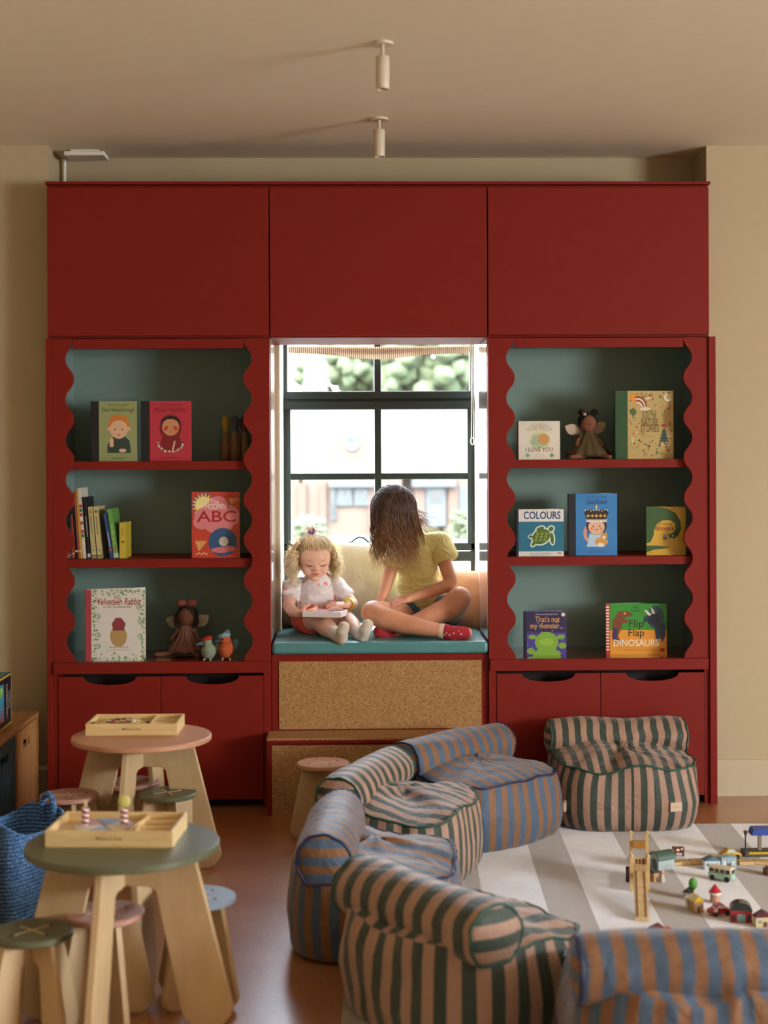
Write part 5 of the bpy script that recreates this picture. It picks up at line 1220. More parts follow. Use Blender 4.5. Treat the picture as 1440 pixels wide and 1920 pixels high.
def fold_bump(m, sc, dist, st=(1, 1, 2.2)):
    nt = m.node_tree; b_ = nt.nodes['Principled BSDF']; tc_ = nt.nodes.new('ShaderNodeTexCoord'); mp = nt.nodes.new('ShaderNodeMapping'); mp.inputs['Scale'].default_value = st; mp.inputs['Rotation'].default_value = (0, .5, .2)
    n_ = nt.nodes.new('ShaderNodeTexNoise'); n_.inputs['Scale'].default_value = sc; n_.inputs['Detail'].default_value = 3; n_.inputs['Distortion'].default_value = 1.6
    nt.links.new(tc_.outputs['Object'], mp.inputs[0]); nt.links.new(mp.outputs[0], n_.inputs['Vector'])
    bp_ = nt.nodes.new('ShaderNodeBump'); bp_.inputs['Strength'].default_value = 1; bp_.inputs['Distance'].default_value = dist
    nt.links.new(n_.outputs[0], bp_.inputs['Height']); nt.links.new(bp_.outputs[0], b_.inputs['Normal'])
# ------------------------------------------------------------------ small child reading
T = empty('person', at(592, 1181, .42), label='small blonde child in a white T-shirt and coral shorts sitting with legs out', cat='person')
b = MB(); K = None
hc = at(589, 1043, .37); fwd = Vector((.16, -.90, -.30)).normalized(); upv = Vector((.06, -.32, .9)); upv = (upv-fwd*upv.dot(fwd)).normalized(); rt = fwd.cross(upv)*-1
rt = upv.cross(fwd)   # viewer's left to right is -rt when facing the camera
rt = -rt if rt.x < 0 else rt
HR_ = Matrix((rt, -fwd, upv)).transposed()
HS = 1.0
def hp(x, y, z, c=None): return (c or hc)+(rt*x+fwd*y+upv*z)*HS      # x to the viewer's right, y out of the face, z up
chain(b, [(at(592, 1152, .42), .080), (at(592, 1128, .41), .078), (at(594, 1108, .41), .072), (at(594, 1096, .41), .052)], K)
chain(b, [(at(594, 1094, .41), .036), (at(592, 1078, .39), .030), (hc-upv*.03, .034)], K)
hv0 = len(b.v)
b.ell(hc, (.064, .074, .076), K, 28, 20, rot=HR_); b.ell(hp(0, .020, -.040), (.048, .046, .044), K, 24, 16, rot=HR_)
for s in (-1, 1):
    b.ell(hp(s*.027, .043, -.036), (.024, .020, .022), K, 16, 12, rot=HR_); b.ell(hp(s*.064, -.008, -.012), (.007, .013, .018), K, 12, 10, rot=HR_)
b.ell(hp(0, .052, -.070), (.016, .014, .012), K, 14, 10, rot=HR_)
b.ell(hp(0, .060, .012), (.034, .012, .016), K, 16, 10, rot=HR_)
chain(b, [(hp(0, .066, -.004), .0055), (hp(0, .076, -.022), .0078)], K); b.ell(hp(0, .070, -.025), (.012, .008, .006), K, 12, 8, rot=HR_)
b.ell(hp(0, .066, -.043), (.015, .008, .009), K, 14, 8, rot=HR_)
for s_ in (-1, 1): b.ell(hp(s_*.026, .0545, -.0065), (.0135, .011, .0095), K, 16, 10, rot=HR_)
HS = 1.15
for q_ in range(hv0, len(b.v)): b.v[q_] = tuple(hc+(Vector(b.v[q_])-hc)*HS)
for sh in ([(at(556, 1097, .40), .036), (at(545, 1120, .36), .028), (at(541, 1136, .31), .027), (at(548, 1146, .24), .025), (at(560, 1150, .17), .018)],
           [(at(632, 1096, .40), .036), (at(648, 1116, .38), .028), (at(660, 1132, .34), .027), (at(656, 1134, .27), .024), (at(650, 1134, .215), .018)],
           [(at(575, 1160, .38), .060), (at(588, 1161, .28), .053), (at(602, 1166, .19), .043), (at(613, 1177, .12), .040), (at(628, 1188, .03), .025)],
           [(at(612, 1160, .38), .060), (at(632, 1159, .29), .052), (at(649, 1164, .21), .042), (at(659, 1173, .16), .038), (at(671, 1186, .09), .024)]):
    chain(b, sh, K)
hand(b, at(561, 1150, .165), (.9, -.1, -.02), (-.1, -.75, -.65), .88, K, (.7, .8, .8, .8), -1, .06)
hand(b, at(649, 1134, .21), (-.97, -.2, .04), (-.05, -.35, .95), .88, K, (.22, .2, .22, .28), 1, .13)
body = soft('body', b, SKIN1, T, .0026, 4)
# face
from mathutils.bvhtree import BVHTree
bvh = BVHTree.FromPolygons([v.co.copy() for v in body.data.vertices], [tuple(p.vertices) for p in body.data.polygons])
def skin_pt(x, z, off=0.0006):
    o_ = hp(x, .14, z); h_ = bvh.ray_cast(o_, -fwd); return (h_[0] if h_[0] else hp(x, .06, z))+fwd*off
LASH, LIP = P('#3c261c', .6), P('#b85a4e', .45, sss=.2)
for s_ in (-1, 1):
    fc = MB(); pts = [skin_pt(s_*.026+.0125*t, -.0125+.0035*t*t, .0004) for t in [-1, -.7, -.35, 0, .35, .7, 1]]
    fc.tube(pts, [.0008, .0016, .0021, .0022, .0021, .0016, .0008], LASH, 6)
    for j in range(7):
        t = -1+j/3; p_ = skin_pt(s_*.026+.0125*t, -.0125+.0035*t*t, .0004); fc.tube([p_, p_+fwd*.004-upv*.0035+rt*.0012*t], [.0007, .0001], LASH, 4)
    child(fc, 'eyelashes', T, smooth=True)
fc = MB()
for s_ in (-1, 1): fc.tube([skin_pt(s_*.026+.0105*t, -.0148+.003*t*t, -.0002) for t in [-1, -.5, 0, .5, 1]], [.0004, .0012, .0016, .0012, .0004], P('#8a96a0', .15), 6)
child(fc, 'eyes', T, smooth=True)
fc = MB()
for s_ in (-1, 1):
    fc.tube([skin_pt(s_*.027+.014*t, .0095-.0018*(s_*t)**2+.002*s_*t, -.0002) for t in [-1, -.5, 0, .5, 1]], [.0005, .0011, .0013, .0012, .0005], P('#b08a62', .8), 6)
child(fc, 'eyebrows', T, smooth=True)
fc = MB(); fc.tube([skin_pt(.0135*t, -.0415+.0010*math.cos(t*5), .0003) for t in [-1, -.6, -.2, .2, .6, 1]], [.0006, .0017, .0021, .0021, .0017, .0006], LIP, 8)
fc.tube([skin_pt(.0105*t, -.0462, .0003) for t in [-1, -.5, 0, .5, 1]], [.0006, .0021, .0027, .0021, .0006], LIP, 8); child(fc, 'lips', T, smooth=True)
# clothes
TEE, nt_, bb = new_mat('white_printed_cotton'); tc = nt_.nodes.new('ShaderNodeTexCoord'); vn = nt_.nodes.new('ShaderNodeTexVoronoi'); vn.inputs['Scale'].default_value = 22; vn.inputs['Randomness'].default_value = 1
nt_.links.new(tc.outputs['Object'], vn.inputs[0]); rr = ramp(nt_, [(0, '#e8708a'), (.20, '#e8909c'), (.24, '#ddd6d8'), (1, '#d8d2d6')]); nt_.links.new(vn.outputs[0], rr.inputs[0]); nt_.links.new(rr.outputs[0], bb.inputs[0]); bb.inputs['Roughness'].default_value = .85
fold_bump(TEE, 7, .024)
s = MB(); chain(s, [(at(592, 1156, .42), .083), (at(592, 1130, .40), .092), (at(594, 1110, .40), .084), (at(594, 1099, .40), .060)], K)
for a in ([(at(568, 1101, .40), .042), (at(555, 1105, .39), .039), (at(545, 1124, .355), .040)], [(at(620, 1101, .40), .042), (at(632, 1103, .39), .039), (at(648, 1120, .37), .039)]): chain(s, a, K, True)
chain(s, [(at(594, 1098, .41), .052), (at(593, 1089, .405), .043)], K, True)
soft('t_shirt', s, TEE, T, .0035, 4, .015, 8, seed=1, stretch=(1, 1, 2.2))
s = MB(); chain(s, [(at(590, 1163, .42), .088), (at(592, 1156, .40), .088)], K)
chain(s, [(at(574, 1160, .38), .068), (at(586, 1163, .27), .062)], K, True); chain(s, [(at(612, 1160, .38), .068), (at(628, 1160, .29), .060)], K, True)
soft('shorts', s, P('#d8553e', .8, name='coral_cotton'), T, .0035, 5, .003, 20, seed=2)
SOCK = P('#c9beb0', .9, name='grey_white_sock', var=.22, mottle=28, bump=.5, bscale=160)
for q in ([(at(625, 1186, .045), .029), (at(636, 1193, .0), .029), (at(640, 1196, -.03), .0265), (at(641, 1184, -.055), .026), (at(645, 1175, -.06), .022)],
          [(at(669, 1185, .10), .028), (at(677, 1192, .06), .028), (at(680, 1194, .035), .026), (at(684, 1181, .012), .026), (at(690, 1171, .008), .0225)]):
    s = MB(); chain(s, q, K); soft('sock', s, SOCK, T, .003, 6, .0012, 40)
# hair
HB = hair_mat('blonde_hair', (0, .4, 1), ('#dcc08e', '#f2e0b8', '#fff4dc')); HBD = hair_mat('blonde_base', (0, 1), ('#d9bc88', '#d9bc88'))
hm = MB(); rnd = random.Random(11); capm = MB()
capm.ell(hp(0, -.012, .012), (.069*HS, .074*HS, .076*HS), HBD, 30, 20, rot=HR_)
tie = hp(.0-.012, -.01, .098)
for i in range(620):      # from the hairline combed up into the top tuft
    a = rnd.uniform(-PI, PI); fr_ = abs(a) < 1.15; el = rnd.uniform(-.15, .9)
    if fr_: el = rnd.uniform(.42, .9)
    dx, dy, dz = math.sin(a)*math.cos(el), math.cos(a)*math.cos(el), math.sin(el)
    p0 = Vector((dx*.070, dy*.078-.008, dz*.080+.008)); path = []
    for k in range(9):
        t = k/8; q = p0.lerp(Vector((-.012, -.01, .098)), t); r_ = q.length; tgt = .084+.004*rnd.random(); q = q*(1 if r_ > tgt else (tgt/r_)*(1-.0*t)) if t < .9 else q
        path.append(hp(q.x+.002*math.sin(i+k), q.y, q.z))
    lock(hm, path, rnd.uniform(.0012, .0026), HB, rnd.random(), .5)
for i in range(1300):      # loose curls hanging at the sides and the back
    sd = rnd.choice((-1, -1, 1)); a = sd*rnd.uniform(1.05, 2.9); el = rnd.uniform(-.5, .45)
    d_ = Vector((math.sin(a)*math.cos(el), math.cos(a)*math.cos(el), math.sin(el))); p = hp(d_.x*.070+rnd.uniform(-.004, .004), d_.y*.078-.008, d_.z*.078); outw = (p-hc).normalized(); path = [p]; ln = rnd.uniform(.06, .125); ph_ = a*5+el*6+rnd.random()*.8; cr = rnd.uniform(.004, .011)
    vel = (outw*.75+Vector((0, 0, -.5))).normalized()
    for k in range(1, 13):
        vel = (vel+Vector((-.10*sd if k > 5 else 0, 0, -.16))).normalized(); p = p+vel*ln/12
        path.append(p+Vector((math.sin(k*1.1+ph_), math.cos(k*1.1+ph_), .3*math.sin(k*1.3+ph_)))*cr*min(1, k/4))
    lock(hm, path, rnd.uniform(.0008, .0021), HB, rnd.random(), .6)
for i in range(170):      # fine flyaway frizz against the window
    a = rnd.choice((-1, 1))*rnd.uniform(1.0, 2.2); el = rnd.uniform(-.7, .8); d_ = Vector((math.sin(a)*math.cos(el), math.cos(a)*math.cos(el), math.sin(el))); p = hp(d_.x*.078, d_.y*.08, d_.z*.085); outw = (p-hc).normalized(); path = [p]; ph_ = rnd.random()*6; ln = rnd.uniform(.03, .075)
    for k in range(1, 14):
        p = p+(outw*.7+Vector((0, 0, -.25)))*ln/13; path.append(p+Vector((math.sin(k*1.2+ph_), math.cos(k*1.2+ph_), math.cos(k*1.5+ph_)))*.0055*min(1, k/4))
    lock(hm, path, .0007, HB, 1, 1, 4)
for i in range(40):       # the tuft above the tie
    a = rnd.random()*TAU; path = [tie+rt*.004*math.cos(a)+fwd*.004*math.sin(a)]
    for k in range(1, 9):
        t = k/8; path.append(tie+rt*(.006+.028*t)*math.cos(a)*t*1.2+fwd*(.006+.02*t)*math.sin(a)*t+upv*(.03*math.sin(t*2.2))-Vector((0, 0, .02))*t*t)
    lock(hm, path, .0026, HB, rnd.random(), .6)
hm.mats and hm.add(capm.v, capm.f, HBD)
child(hm, 'hair', T, smooth=True, angle=180)
sc = MB()
for k in range(16):
    a = TAU*k/16; sc.ell(tie+upv*.004+rt*.014*math.cos(a)+fwd*.012*math.sin(a)+upv*.006*math.sin(3*a), (.0075, .0075, .010), P('#4a4a8c' if k % 3 else '#a8506c', .8, name='scrunchie_cotton'), 8, 6)
for k in range(6): sc.tube([tie+upv*.01, tie+upv*.02+rt*.008*(k-2)], [.004, .001], P('#4a4a8c', .8), 6)
child(sc, 'scrunchie', T, smooth=True, angle=180, label='blue and pink hair scrunchie')
wb_ = MB(); wq, we = at(652, 1133.5, .232), at(656, 1134, .27); dw = (we-wq).normalized(); w1 = dw.cross(Vector((0, 0, 1))).normalized(); w2 = dw.cross(w1)
wb_.tube([wq+(w1*math.cos(t)+w2*math.sin(t))*.0235 for t in [TAU*i/24 for i in range(24)]], .0045, P('#d9c030', .4), 8, closed=True)
wb_.ell(wq-Vector((.004, .022, -.012)), (.012, .005, .010), P('#c3cc2c', .4), 12, 8); child(wb_, 'wristband', T, smooth=True, angle=180, label='bright yellow wristband')
bd = empty('activity_board', at(608, 1151, .14)+Vector((0, 0, 0)), R(-13), label='flat pinkish white box held on the small child\'s lap', cat='game box')
BW = P('#dcd0d0', .5, name='white_card'); m = MB(); m.box(-.083, .083, -.045, .075, -.010, .008, BW); m.build('box', bd, bevel=.001)
m = MB(); m.box(-.083, .083, -.045, -.040, .008, .013, BW).box(-.083, .083, .070, .075, .008, .013, BW).box(-.083, -.078, -.040, .070, .008, .013, BW).box(.078, .083, -.040, .070, .008, .013, BW); m.build('rim', bd)
m = MB(); m.flatart = True
for k, c in enumerate(('#d98aa0', '#c9a0b8', '#e0b0b8', '#b890b0', '#dca8a0')): m.poly([(-.07+.028*k, -.03, .0086), (-.048+.028*k, -.03, .0086), (-.048+.028*k, .05, .0086), (-.07+.028*k, .05, .0086)], P(c, .6, name='print'))
m.build('printed_face', bd)

# ------------------------------------------------------------------ older girl
G = empty('person', at(800, 1181, .42), label='girl with long wavy brown hair in a yellow T-shirt sitting cross-legged', cat='person')
HS = 1.0; b = MB(); hc = at(738, 951, .29)
fwd = Vector((-.42, -.52, -.72)).normalized(); upv = Vector((-.10, -.62, .66)); upv = (upv-fwd*upv.dot(fwd)).normalized(); rt = upv.cross(fwd); rt = -rt if rt.x < 0 else rt
HR_ = Matrix((rt, -fwd, upv)).transposed()
chain(b, [(at(800, 1152, .45), .088), (at(795, 1130, .43), .080), (at(786, 1095, .41), .078), (at(781, 1055, .39), .080), (at(780, 1030, .37), .066), (at(775, 1010, .36), .045)], K)
chain(b, [(at(775, 1008, .36), .036), (at(758, 985, .33), .033), (hc-upv*.02, .040)], K)
b.ell(hc, (.070, .086, .085), K, 28, 20, rot=HR_); b.ell(hp(0, .028, -.050), (.048, .050, .050), K, 24, 16, rot=HR_)
for s in (-1, 1): b.ell(hp(s*.028, .050, -.040), (.022, .020, .022), K, 16, 12, rot=HR_); b.ell(hp(s*.070, -.008, -.018), (.007, .014, .020), K, 12, 10, rot=HR_)
chain(b, [(hp(0, .074, -.006), .006), (hp(0, .092, -.032), .008)], K); b.ell(hp(0, .066, -.088), (.016, .014, .012), K, 14, 10, rot=HR_); b.ell(hp(0, .076, -.058), (.018, .008, .010), K, 14, 8, rot=HR_)
for sh in ([(at(822, 1018, .37), .040), (at(832, 1050, .34), .031), (at(845, 1088, .30), .030), (at(838, 1098, .285), .029), (at(800, 1112, .25), .025), (at(764, 1123, .22), .0175)],
           [(at(745, 1036, .34), .038), (at(735, 1062, .33), .030), (at(727, 1088, .32), .028), (at(720, 1110, .29), .024), (at(713, 1130, .26), .018)],
           [(at(782, 1160, .42), .066), (at(742, 1157, .30), .060), (at(700, 1148, .17), .050)],
           [(at(698, 1149, .165), .049), (at(722, 1160, .13), .047), (at(760, 1170, .10), .042), (at(800, 1178, .07), .033), (at(834, 1184, .05), .027), (at(846, 1187, .05), .027), (at(876, 1186, .04), .022)],
           [(at(822, 1158, .43), .066), (at(846, 1142, .33), .060), (at(862, 1122, .22), .050)],
           [(at(861, 1122, .21), .049), (at(838, 1142, .20), .050), (at(800, 1160, .18), .043), (at(762, 1176, .17), .033), (at(735, 1183, .16), .027), (at(712, 1184, .14), .024)]):
    chain(b, sh, K)
hand(b, at(765, 1123, .22), (-.96, -.15, -.16), (-.15, -.45, .9), 1.05, K, (.55, .5, .5, .6), 1, .08)
hand(b, at(714, 1128, .26), (-.1, -.75, -.5), (-.4, -.4, .8), 1.0, K, (.3, .3, .3, .3), -1, .08)
soft('body', b, SKIN2, G, .0028, 4)
s = MB(); chain(s, [(at(795, 1138, .43), .084), (at(786, 1095, .41), .090), (at(781, 1058, .39), .091), (at(780, 1032, .375), .076), (at(777, 1016, .365), .058)], K)
chain(s, [(at(805, 1022, .37), .050), (at(823, 1019, .37), .049), (at(836, 1048, .34), .044)], K, True); chain(s, [(at(762, 1030, .35), .050), (at(746, 1036, .34), .047), (at(737, 1060, .33), .042)], K, True)
YT = P('#e4da90', .85, name='yellow_cotton', bump=.2, bscale=200)
fold_bump(YT, 6, .028)
soft('t_shirt', s, YT, G, .0035, 4, .017, 7, seed=3, stretch=(1.1, 1, 2.4))
s = MB(); chain(s, [(at(802, 1154, .45), .098), (at(798, 1144, .44), .094)], K)
chain(s, [(at(784, 1158, .42), .076), (at(757, 1157, .335), .070)], K, True); chain(s, [(at(822, 1156, .43), .076), (at(842, 1143, .34), .069)], K, True)
soft('shorts', s, P('#3d5a7c', .85, name='denim', var=.15, mottle=200, bump=.3, bscale=200), G, .0035, 5, .003, 20, seed=4)
RS, nt_, bb = new_mat('red_patterned_sock'); tc = nt_.nodes.new('ShaderNodeTexCoord'); vn = nt_.nodes.new('ShaderNodeTexVoronoi'); vn.inputs['Scale'].default_value = 60; nt_.links.new(tc.outputs['Object'], vn.inputs[0])
rr = ramp(nt_, [(0, '#e8dcd4'), (.16, '#dcc8c0'), (.2, '#a82230'), (1, '#96202c')]); nt_.links.new(vn.outputs[0], rr.inputs[0]); nt_.links.new(rr.outputs[0], bb.inputs[0]); bb.inputs['Roughness'].default_value = .9
for q, tp in (([(at(836, 1184, .05), .031), (at(848, 1187, .045), .0305), (at(864, 1187, .04), .028), (at(872, 1187, .04), .027)], [(at(873, 1187, .04), .0265), (at(880, 1187, .04), .024)]),
              ([(at(733, 1183, .158), .030), (at(722, 1185, .15), .030), (at(712, 1185, .14), .028)], [(at(708, 1185, .137), .026), (at(703, 1186, .133), .024)])):
    s = MB(); chain(s, q, K); so = soft('sock', s, RS, G, .003, 5, .001, 40)
    s = MB(); chain(s, tp, K); o_ = soft('sock_toe', s, P('#d9a898', .9, name='pink_toe'), so, .003, 4); o_.matrix_parent_inverse = so.matrix_parent_inverse
bpy.context.view_layer.update()
c0 = at(828, 1183, .055); d0 = (at(836, 1184, .05)-at(800, 1178, .07)).normalized(); s = MB(); s.tube([c0-d0*.006, c0+d0*.012], [.0315, .0325], P('#d9bfa8', .9, name='cuff'), 24); child(s, 'sock_cuff', G, smooth=True)
# hair
HBR = hair_mat('brown_hair', (0, .35, .7, 1), ('#4a2e1e', '#6d4830', '#a5754a', '#cda068')); HBC = P('#3a2419', .85, name='brown_base')
hm = MB(); rnd = random.Random(21); hm.ell(hp(0, -.010, .010), (.074, .084, .088), HBC, 30, 20, rot=HR_)
for q_ in range(len(hm.f)): hm.uv[q_] = [(0.4, .1)]*len(hm.f[q_])
def fall(az, ln, rad, wave, x_pull=0.0, jit=1.0):
    # leave the parting along the crown, slide over the scalp, then hang down in waves shared by neighbouring locks
    st = Vector((.010+rnd.uniform(-.010, .010), rnd.uniform(-.075, .068), 0)); st.z = .094*math.sqrt(max(.04, 1-(st.x/.08)**2-(st.y/.092)**2))
    p = hp(st.x, st.y, st.z); dh = Vector((math.cos(az), math.sin(az), 0)); R0 = .0935+rnd.uniform(0, .009); start = (p-hc).normalized(); endd = (dh+Vector((0, 0, -.22))).normalized(); path = []
    for k in range(9):
        q = start*(1-k/9)+endd*(k/9); q.normalize(); path.append(hc+q*(R0-.004*(1-k/9)))
    n2 = int(ln/.0065); ph_ = az*7+rnd.uniform(-.7, .7)*jit; fr_ = .80+.12*math.sin(az*5)+rnd.uniform(-.04, .04); ax2 = Vector((-math.sin(az), math.cos(az), 0)); base = path[-1].copy()
    for k in range(1, n2+1):
        base = base+Vector((x_pull*.0006-dh.x*.0004, -dh.y*.0005, -.0065)); a_ = wave*min(1, k/16)
        path.append(base+ax2*a_*math.sin(k*fr_+ph_)+dh*a_*.7*math.cos(k*fr_+ph_))
    lock(hm, path, rad, HBR, rnd.random(), .45, 4)
for i in range(820): fall(rnd.uniform(-PI*.99, -.10*PI), rnd.uniform(.13, .27), rnd.uniform(.0012, .0030), rnd.uniform(.004, .0085), rnd.uniform(-1.1, 1.5))
for i in range(420): fall(rnd.uniform(-.22*PI, 1.0*PI), rnd.uniform(.03, .16), rnd.uniform(.0015, .0032), .004, 3.5)
for i in range(120): fall(rnd.uniform(-PI, 0), rnd.uniform(.15, .28), .0006, .010, rnd.uniform(-1.6, 2.2), 4)
for i in range(60):
    p = hc+Vector((.075, .02, rnd.uniform(-.05, .0))); path = [p]; v = Vector((.8, rnd.uniform(-.3, .3), rnd.uniform(-.9, -.3))).normalized(); ln = rnd.uniform(.05, .16); ph_ = rnd.random()*6
    for k in range(1, 14): p = p+v*ln/13; path.append(p+Vector((math.sin(k*.9+ph_), math.cos(k+ph_), math.cos(k*.8+ph_)))*.005*min(1, k/5))
    lock(hm, path, .0009, HBR, .9, 1, 4)
child(hm, 'hair', G, smooth=True, angle=180)

bpy.data.scenes.remove(TMP)
# ------------------------------------------------------------------ wooden toys on the rug
ZR = .0072
TW = wood('toy_beech', '#dcbf8e', '#caa870', (20, 20, 20), .5)
def thouse(px, py, w, d, h, wall, roof, rz, label, rise=None, windows='#6f8fa0', cat='toy house', name='toy_house'):
    p = fl(px, py, ZR); o = empty(name, (p.x, p.y+d/2, ZR), rz, label=label, cat=cat); rise = rise or h*.45
    MB().box(-w/2, w/2, -d/2, d/2, 0, h, P(wall, .5)).build('body', o, bevel=.001)
    MB().prism([(-w/2-.003, h+.0002), (w/2+.003, h+.0002), (0, h+rise)], -d/2-.002, d/2+.002, P(roof, .45), plane='xz').build('roof', o, bevel=.0008)
    m = MB(); m.box(-w*.12, w*.12, -d/2-.0007, -d/2-.0001, .001, h*.55, P('#5c3a2a', .5)).box(-w*.38, -w*.2, -d/2-.0007, -d/2-.0001, h*.4, h*.75, P(windows, .4)).box(w*.2, w*.38, -d/2-.0007, -d/2-.0001, h*.4, h*.75, P(windows, .4)); m.build('painted_front', o)
    return o
def wheels(o, xs, y, r=.008, w=.005):
    for x in xs:
        for s in (-1, 1): MB().lathe([(r, -w/2), (r, w/2)], P('#1c1c1e', .5), 16, M=Matrix.Translation((x, s*y, r)) @ Matrix.Rotation(PI/2, 4, 'X')).build('wheel', o, smooth=True)
# lifting bridge with ramp
p = fl(1199, 1655, ZR); br = empty('toy_bridge', (p.x, p.y, ZR), R(-10), label='tall wooden toy bridge with a ramp running down towards the camera', cat='toy bridge'); hw = .027
for x in (-hw, hw):
    for y, hh in ((.07, .150), (-.10, .115)):
        MB().box(x-.005, x+.005, y-.005, y+.005, 0, hh, TW).ell((x, y, hh), .007, TW, 10, 8).build('post', br, smooth=True)
    MB().box(x-.004, x+.004, -.095, .065, .075, .088, TW).build('side_rail', br, bevel=.001)
    MB().box(x-.004, x+.004, -.095, .065, .012, .022, TW).build('side_rail', br, bevel=.001)
MB().box(-hw+.005, hw-.005, .055, .068, .100, .125, P('#a8762f', .5)).build('back_board', br, bevel=.001)
MB().box(-hw+.005, hw-.005, -.095, -.088, .085, .108, TW).box(-.014, -.008, -.0965, -.095, .088, .104, P('#5c2a22', .5)).box(-.003, .003, -.0965, -.095, .088, .104, P('#5c2a22', .5)).box(.008, .014, -.0965, -.095, .088, .104, P('#5c2a22', .5)).build('gate_board', br)
MB().box(-hw+.005, hw-.005, -.09, .06, .052, .060, TW).build('deck', br)
rm = MB(); rm.prism([(-.095, .052), (-.095, .064), (-.42, .012), (-.42, .0)], -.021, .021, TW, plane='yz')
for x in (-.013, .013): rm.prism([(-.095, .0642), (-.095, .0652), (-.42, .0132), (-.42, .0122)], x-.0025, x+.0025, P('#7a5a34', .6), plane='yz')
rm.build('ramp', br)
MB().box(-.045, -.033, .0, .01, .0, .05, P('#3a2420', .6)).box(-.043, -.035, -.03, .0, .03, .045, P('#5c2a22', .6)).build('crank', br)
# track pieces
def track(p0, p1, label):
    a, b_ = fl(*p0, ZR), fl(*p1, ZR); v = b_-a; L = v.length-.002; o = empty('train_track_piece', a, math.atan2(v.y, v.x), label=label, cat='toy track', group='wooden train track pieces')
    MB().box(0, L, -.020, .020, 0, .012, TW).build('board', o, bevel=.002)
    g = MB()
    for y in (-.012, .012): g.box(.001, L-.001, y-.003, y+.003, .0118, .0124, P('#8a6a40', .7))
    g.build('groove', o); 
track((1222, 1624), (1292, 1619), 'pale wooden train track piece right of the toy bridge'); track((1293, 1619), (1325, 1618), 'short pale train track piece left of the blue-roofed toy house')
track((1383, 1620), (1412, 1619), 'short pale train track piece right of the light blue toy building'); track((1413, 1619), (1500, 1621), 'pale train track piece at the right edge of the photo below the station')
# green arched tunnel
p = fl(1246, 1634, ZR); o = empty('toy_tunnel', (p.x, p.y+.04, ZR), R(-62), label='wooden train tunnel with a rounded dark green top beside the bridge', cat='toy tunnel')
def arch(r, h, k=14): return [(r*math.cos(PI*i/k), h+r*math.sin(PI*i/k)) for i in range(k+1)]
MB().prism([(-.024, 0), (-.016, 0)]+[(-a, b_) for a, b_ in arch(.016, .022)][:]+[(.016, 0), (.024, 0)]+arch(.024, .034), -.035, .035, P('#a9b9bc', .5)).build('body', o)
MB().prism(arch(.028, .034)+[(-.0245, .034)]+[(-a, b_) for a, b_ in arch(.0245, .034)]+[(.0245, .034)], -.038, .038, P('#3f5a4c', .5)).build('roof', o)
thouse(1229, 1654, .028, .03, .030, '#b98a50', '#1d1a1c', R(25), 'tan toy block house with a black roof in front of the green tunnel')
p = fl(1237, 1650, ZR); o = empty('toy_figure', (p.x+.004, p.y-.02, ZR), 0, label='small pale wooden peg figure beside the green tunnel', cat='toy figure')
MB().lathe([(.008, 0), (.009, .004), (.006, .022), (.004, .026)], P('#cfc3ae', .5), 14).build('body', o, smooth=True); MB().ell((0, 0, .032), .007, P('#d9a890', .5), 12, 8).build('head', o, smooth=True)
p = fl(1279, 1612, ZR); o = empty('toy_cow', (p.x, p.y+.05, ZR), R(-8), label='flat brown and cream wooden cow standing behind the track', cat='toy animal')
MB().prism([(-.018, 0), (-.012, 0), (-.010, .012), (.010, .012), (.012, 0), (.018, 0), (.019, .030), (.012, .034), (-.014, .032), (-.024, .034), (-.024, .022), (-.018, .020)], -.005, .005, P('#6d3a28', .5)).build('body', o, bevel=.001)
MB().ell((-.004, -.005, .022), (.006, .001, .005), P('#e0d6c4', .5), 10, 6).ell((.01, -.005, .026), (.005, .001, .004), P('#e0d6c4', .5), 10, 6).build('patch', o)
thouse(1336, 1631, .055, .035, .030, '#c9d3d6', '#56798c', 0, 'white toy house with a slate blue roof beside the mint toy bus', rise=.014)
o = thouse(1367, 1631, .052, .03, .042, '#9fbccb', '#8fb0c0', 0, 'light blue toy building with white window bars behind the bus', rise=.004, windows='#e4ecee')
m = MB()
for k in range(5): m.box(-.024+.0115*k, -.0225+.0115*k, -.0162, -.0157, .004, .040, P('#e4ecee', .5))
m.build('painted_bars', o)
def car(px, py, w, body, rz, label, taxi=False):
    p = fl(px, py, ZR); o = empty('toy_car', (p.x, p.y+.02, ZR), rz, label=label, cat='toy car'); B = P(body, .35, coat=.4)
    MB().prism([(-w/2, .006), (w/2, .006), (w/2, .017), (w*.42, .021), (w*.24, .023), (w*.12, .036), (-w*.18, .037), (-w*.30, .024), (-w*.46, .021), (-w/2, .016)], -.015, .015, B).build('body', o, bevel=.003, bseg=3, smooth=True)
    MB().prism([(w*.20, .0235), (w*.10, .034), (-w*.15, .035), (-w*.24, .025)], -.0156, .0156, P('#bcd0d6', .2)).build('window', o); wheels(o, (-w*.28, w*.28), .015); return o
car(1372, 1612, .075, '#c9a428', R(8), 'yellow toy car behind the light blue toy building')
o = car(1352, 1719, .070, '#a81f24', R(12), 'rounded red toy car next to the red house with a dark dome')
MB().lathe([(.007, 0), (.007, .001)], P('#dcd8d0', .5), 16, M=Matrix.Translation((-.02, -.0166, .02)) @ Matrix.Rotation(PI/2, 4, 'X')).build('round_badge', o)
p = fl(1348, 1700, ZR); o = empty('toy_turret', (p.x, p.y+.05, ZR), 0, label='small white toy tower with a pointed red cone roof', cat='toy house')
MB().lathe([(.016, 0), (.016, .026)], P('#b9917c', .5), 24).build('body', o, smooth=True); MB().lathe([(.020, .0262), (.0195, .031), (.019, .033)], P('#e0dad0', .5), 24).build('band', o, smooth=True); MB().lathe([(.020, .0332), (.002, .056), (0, .057)], P('#b52430', .5), 24).build('roof', o, smooth=True)
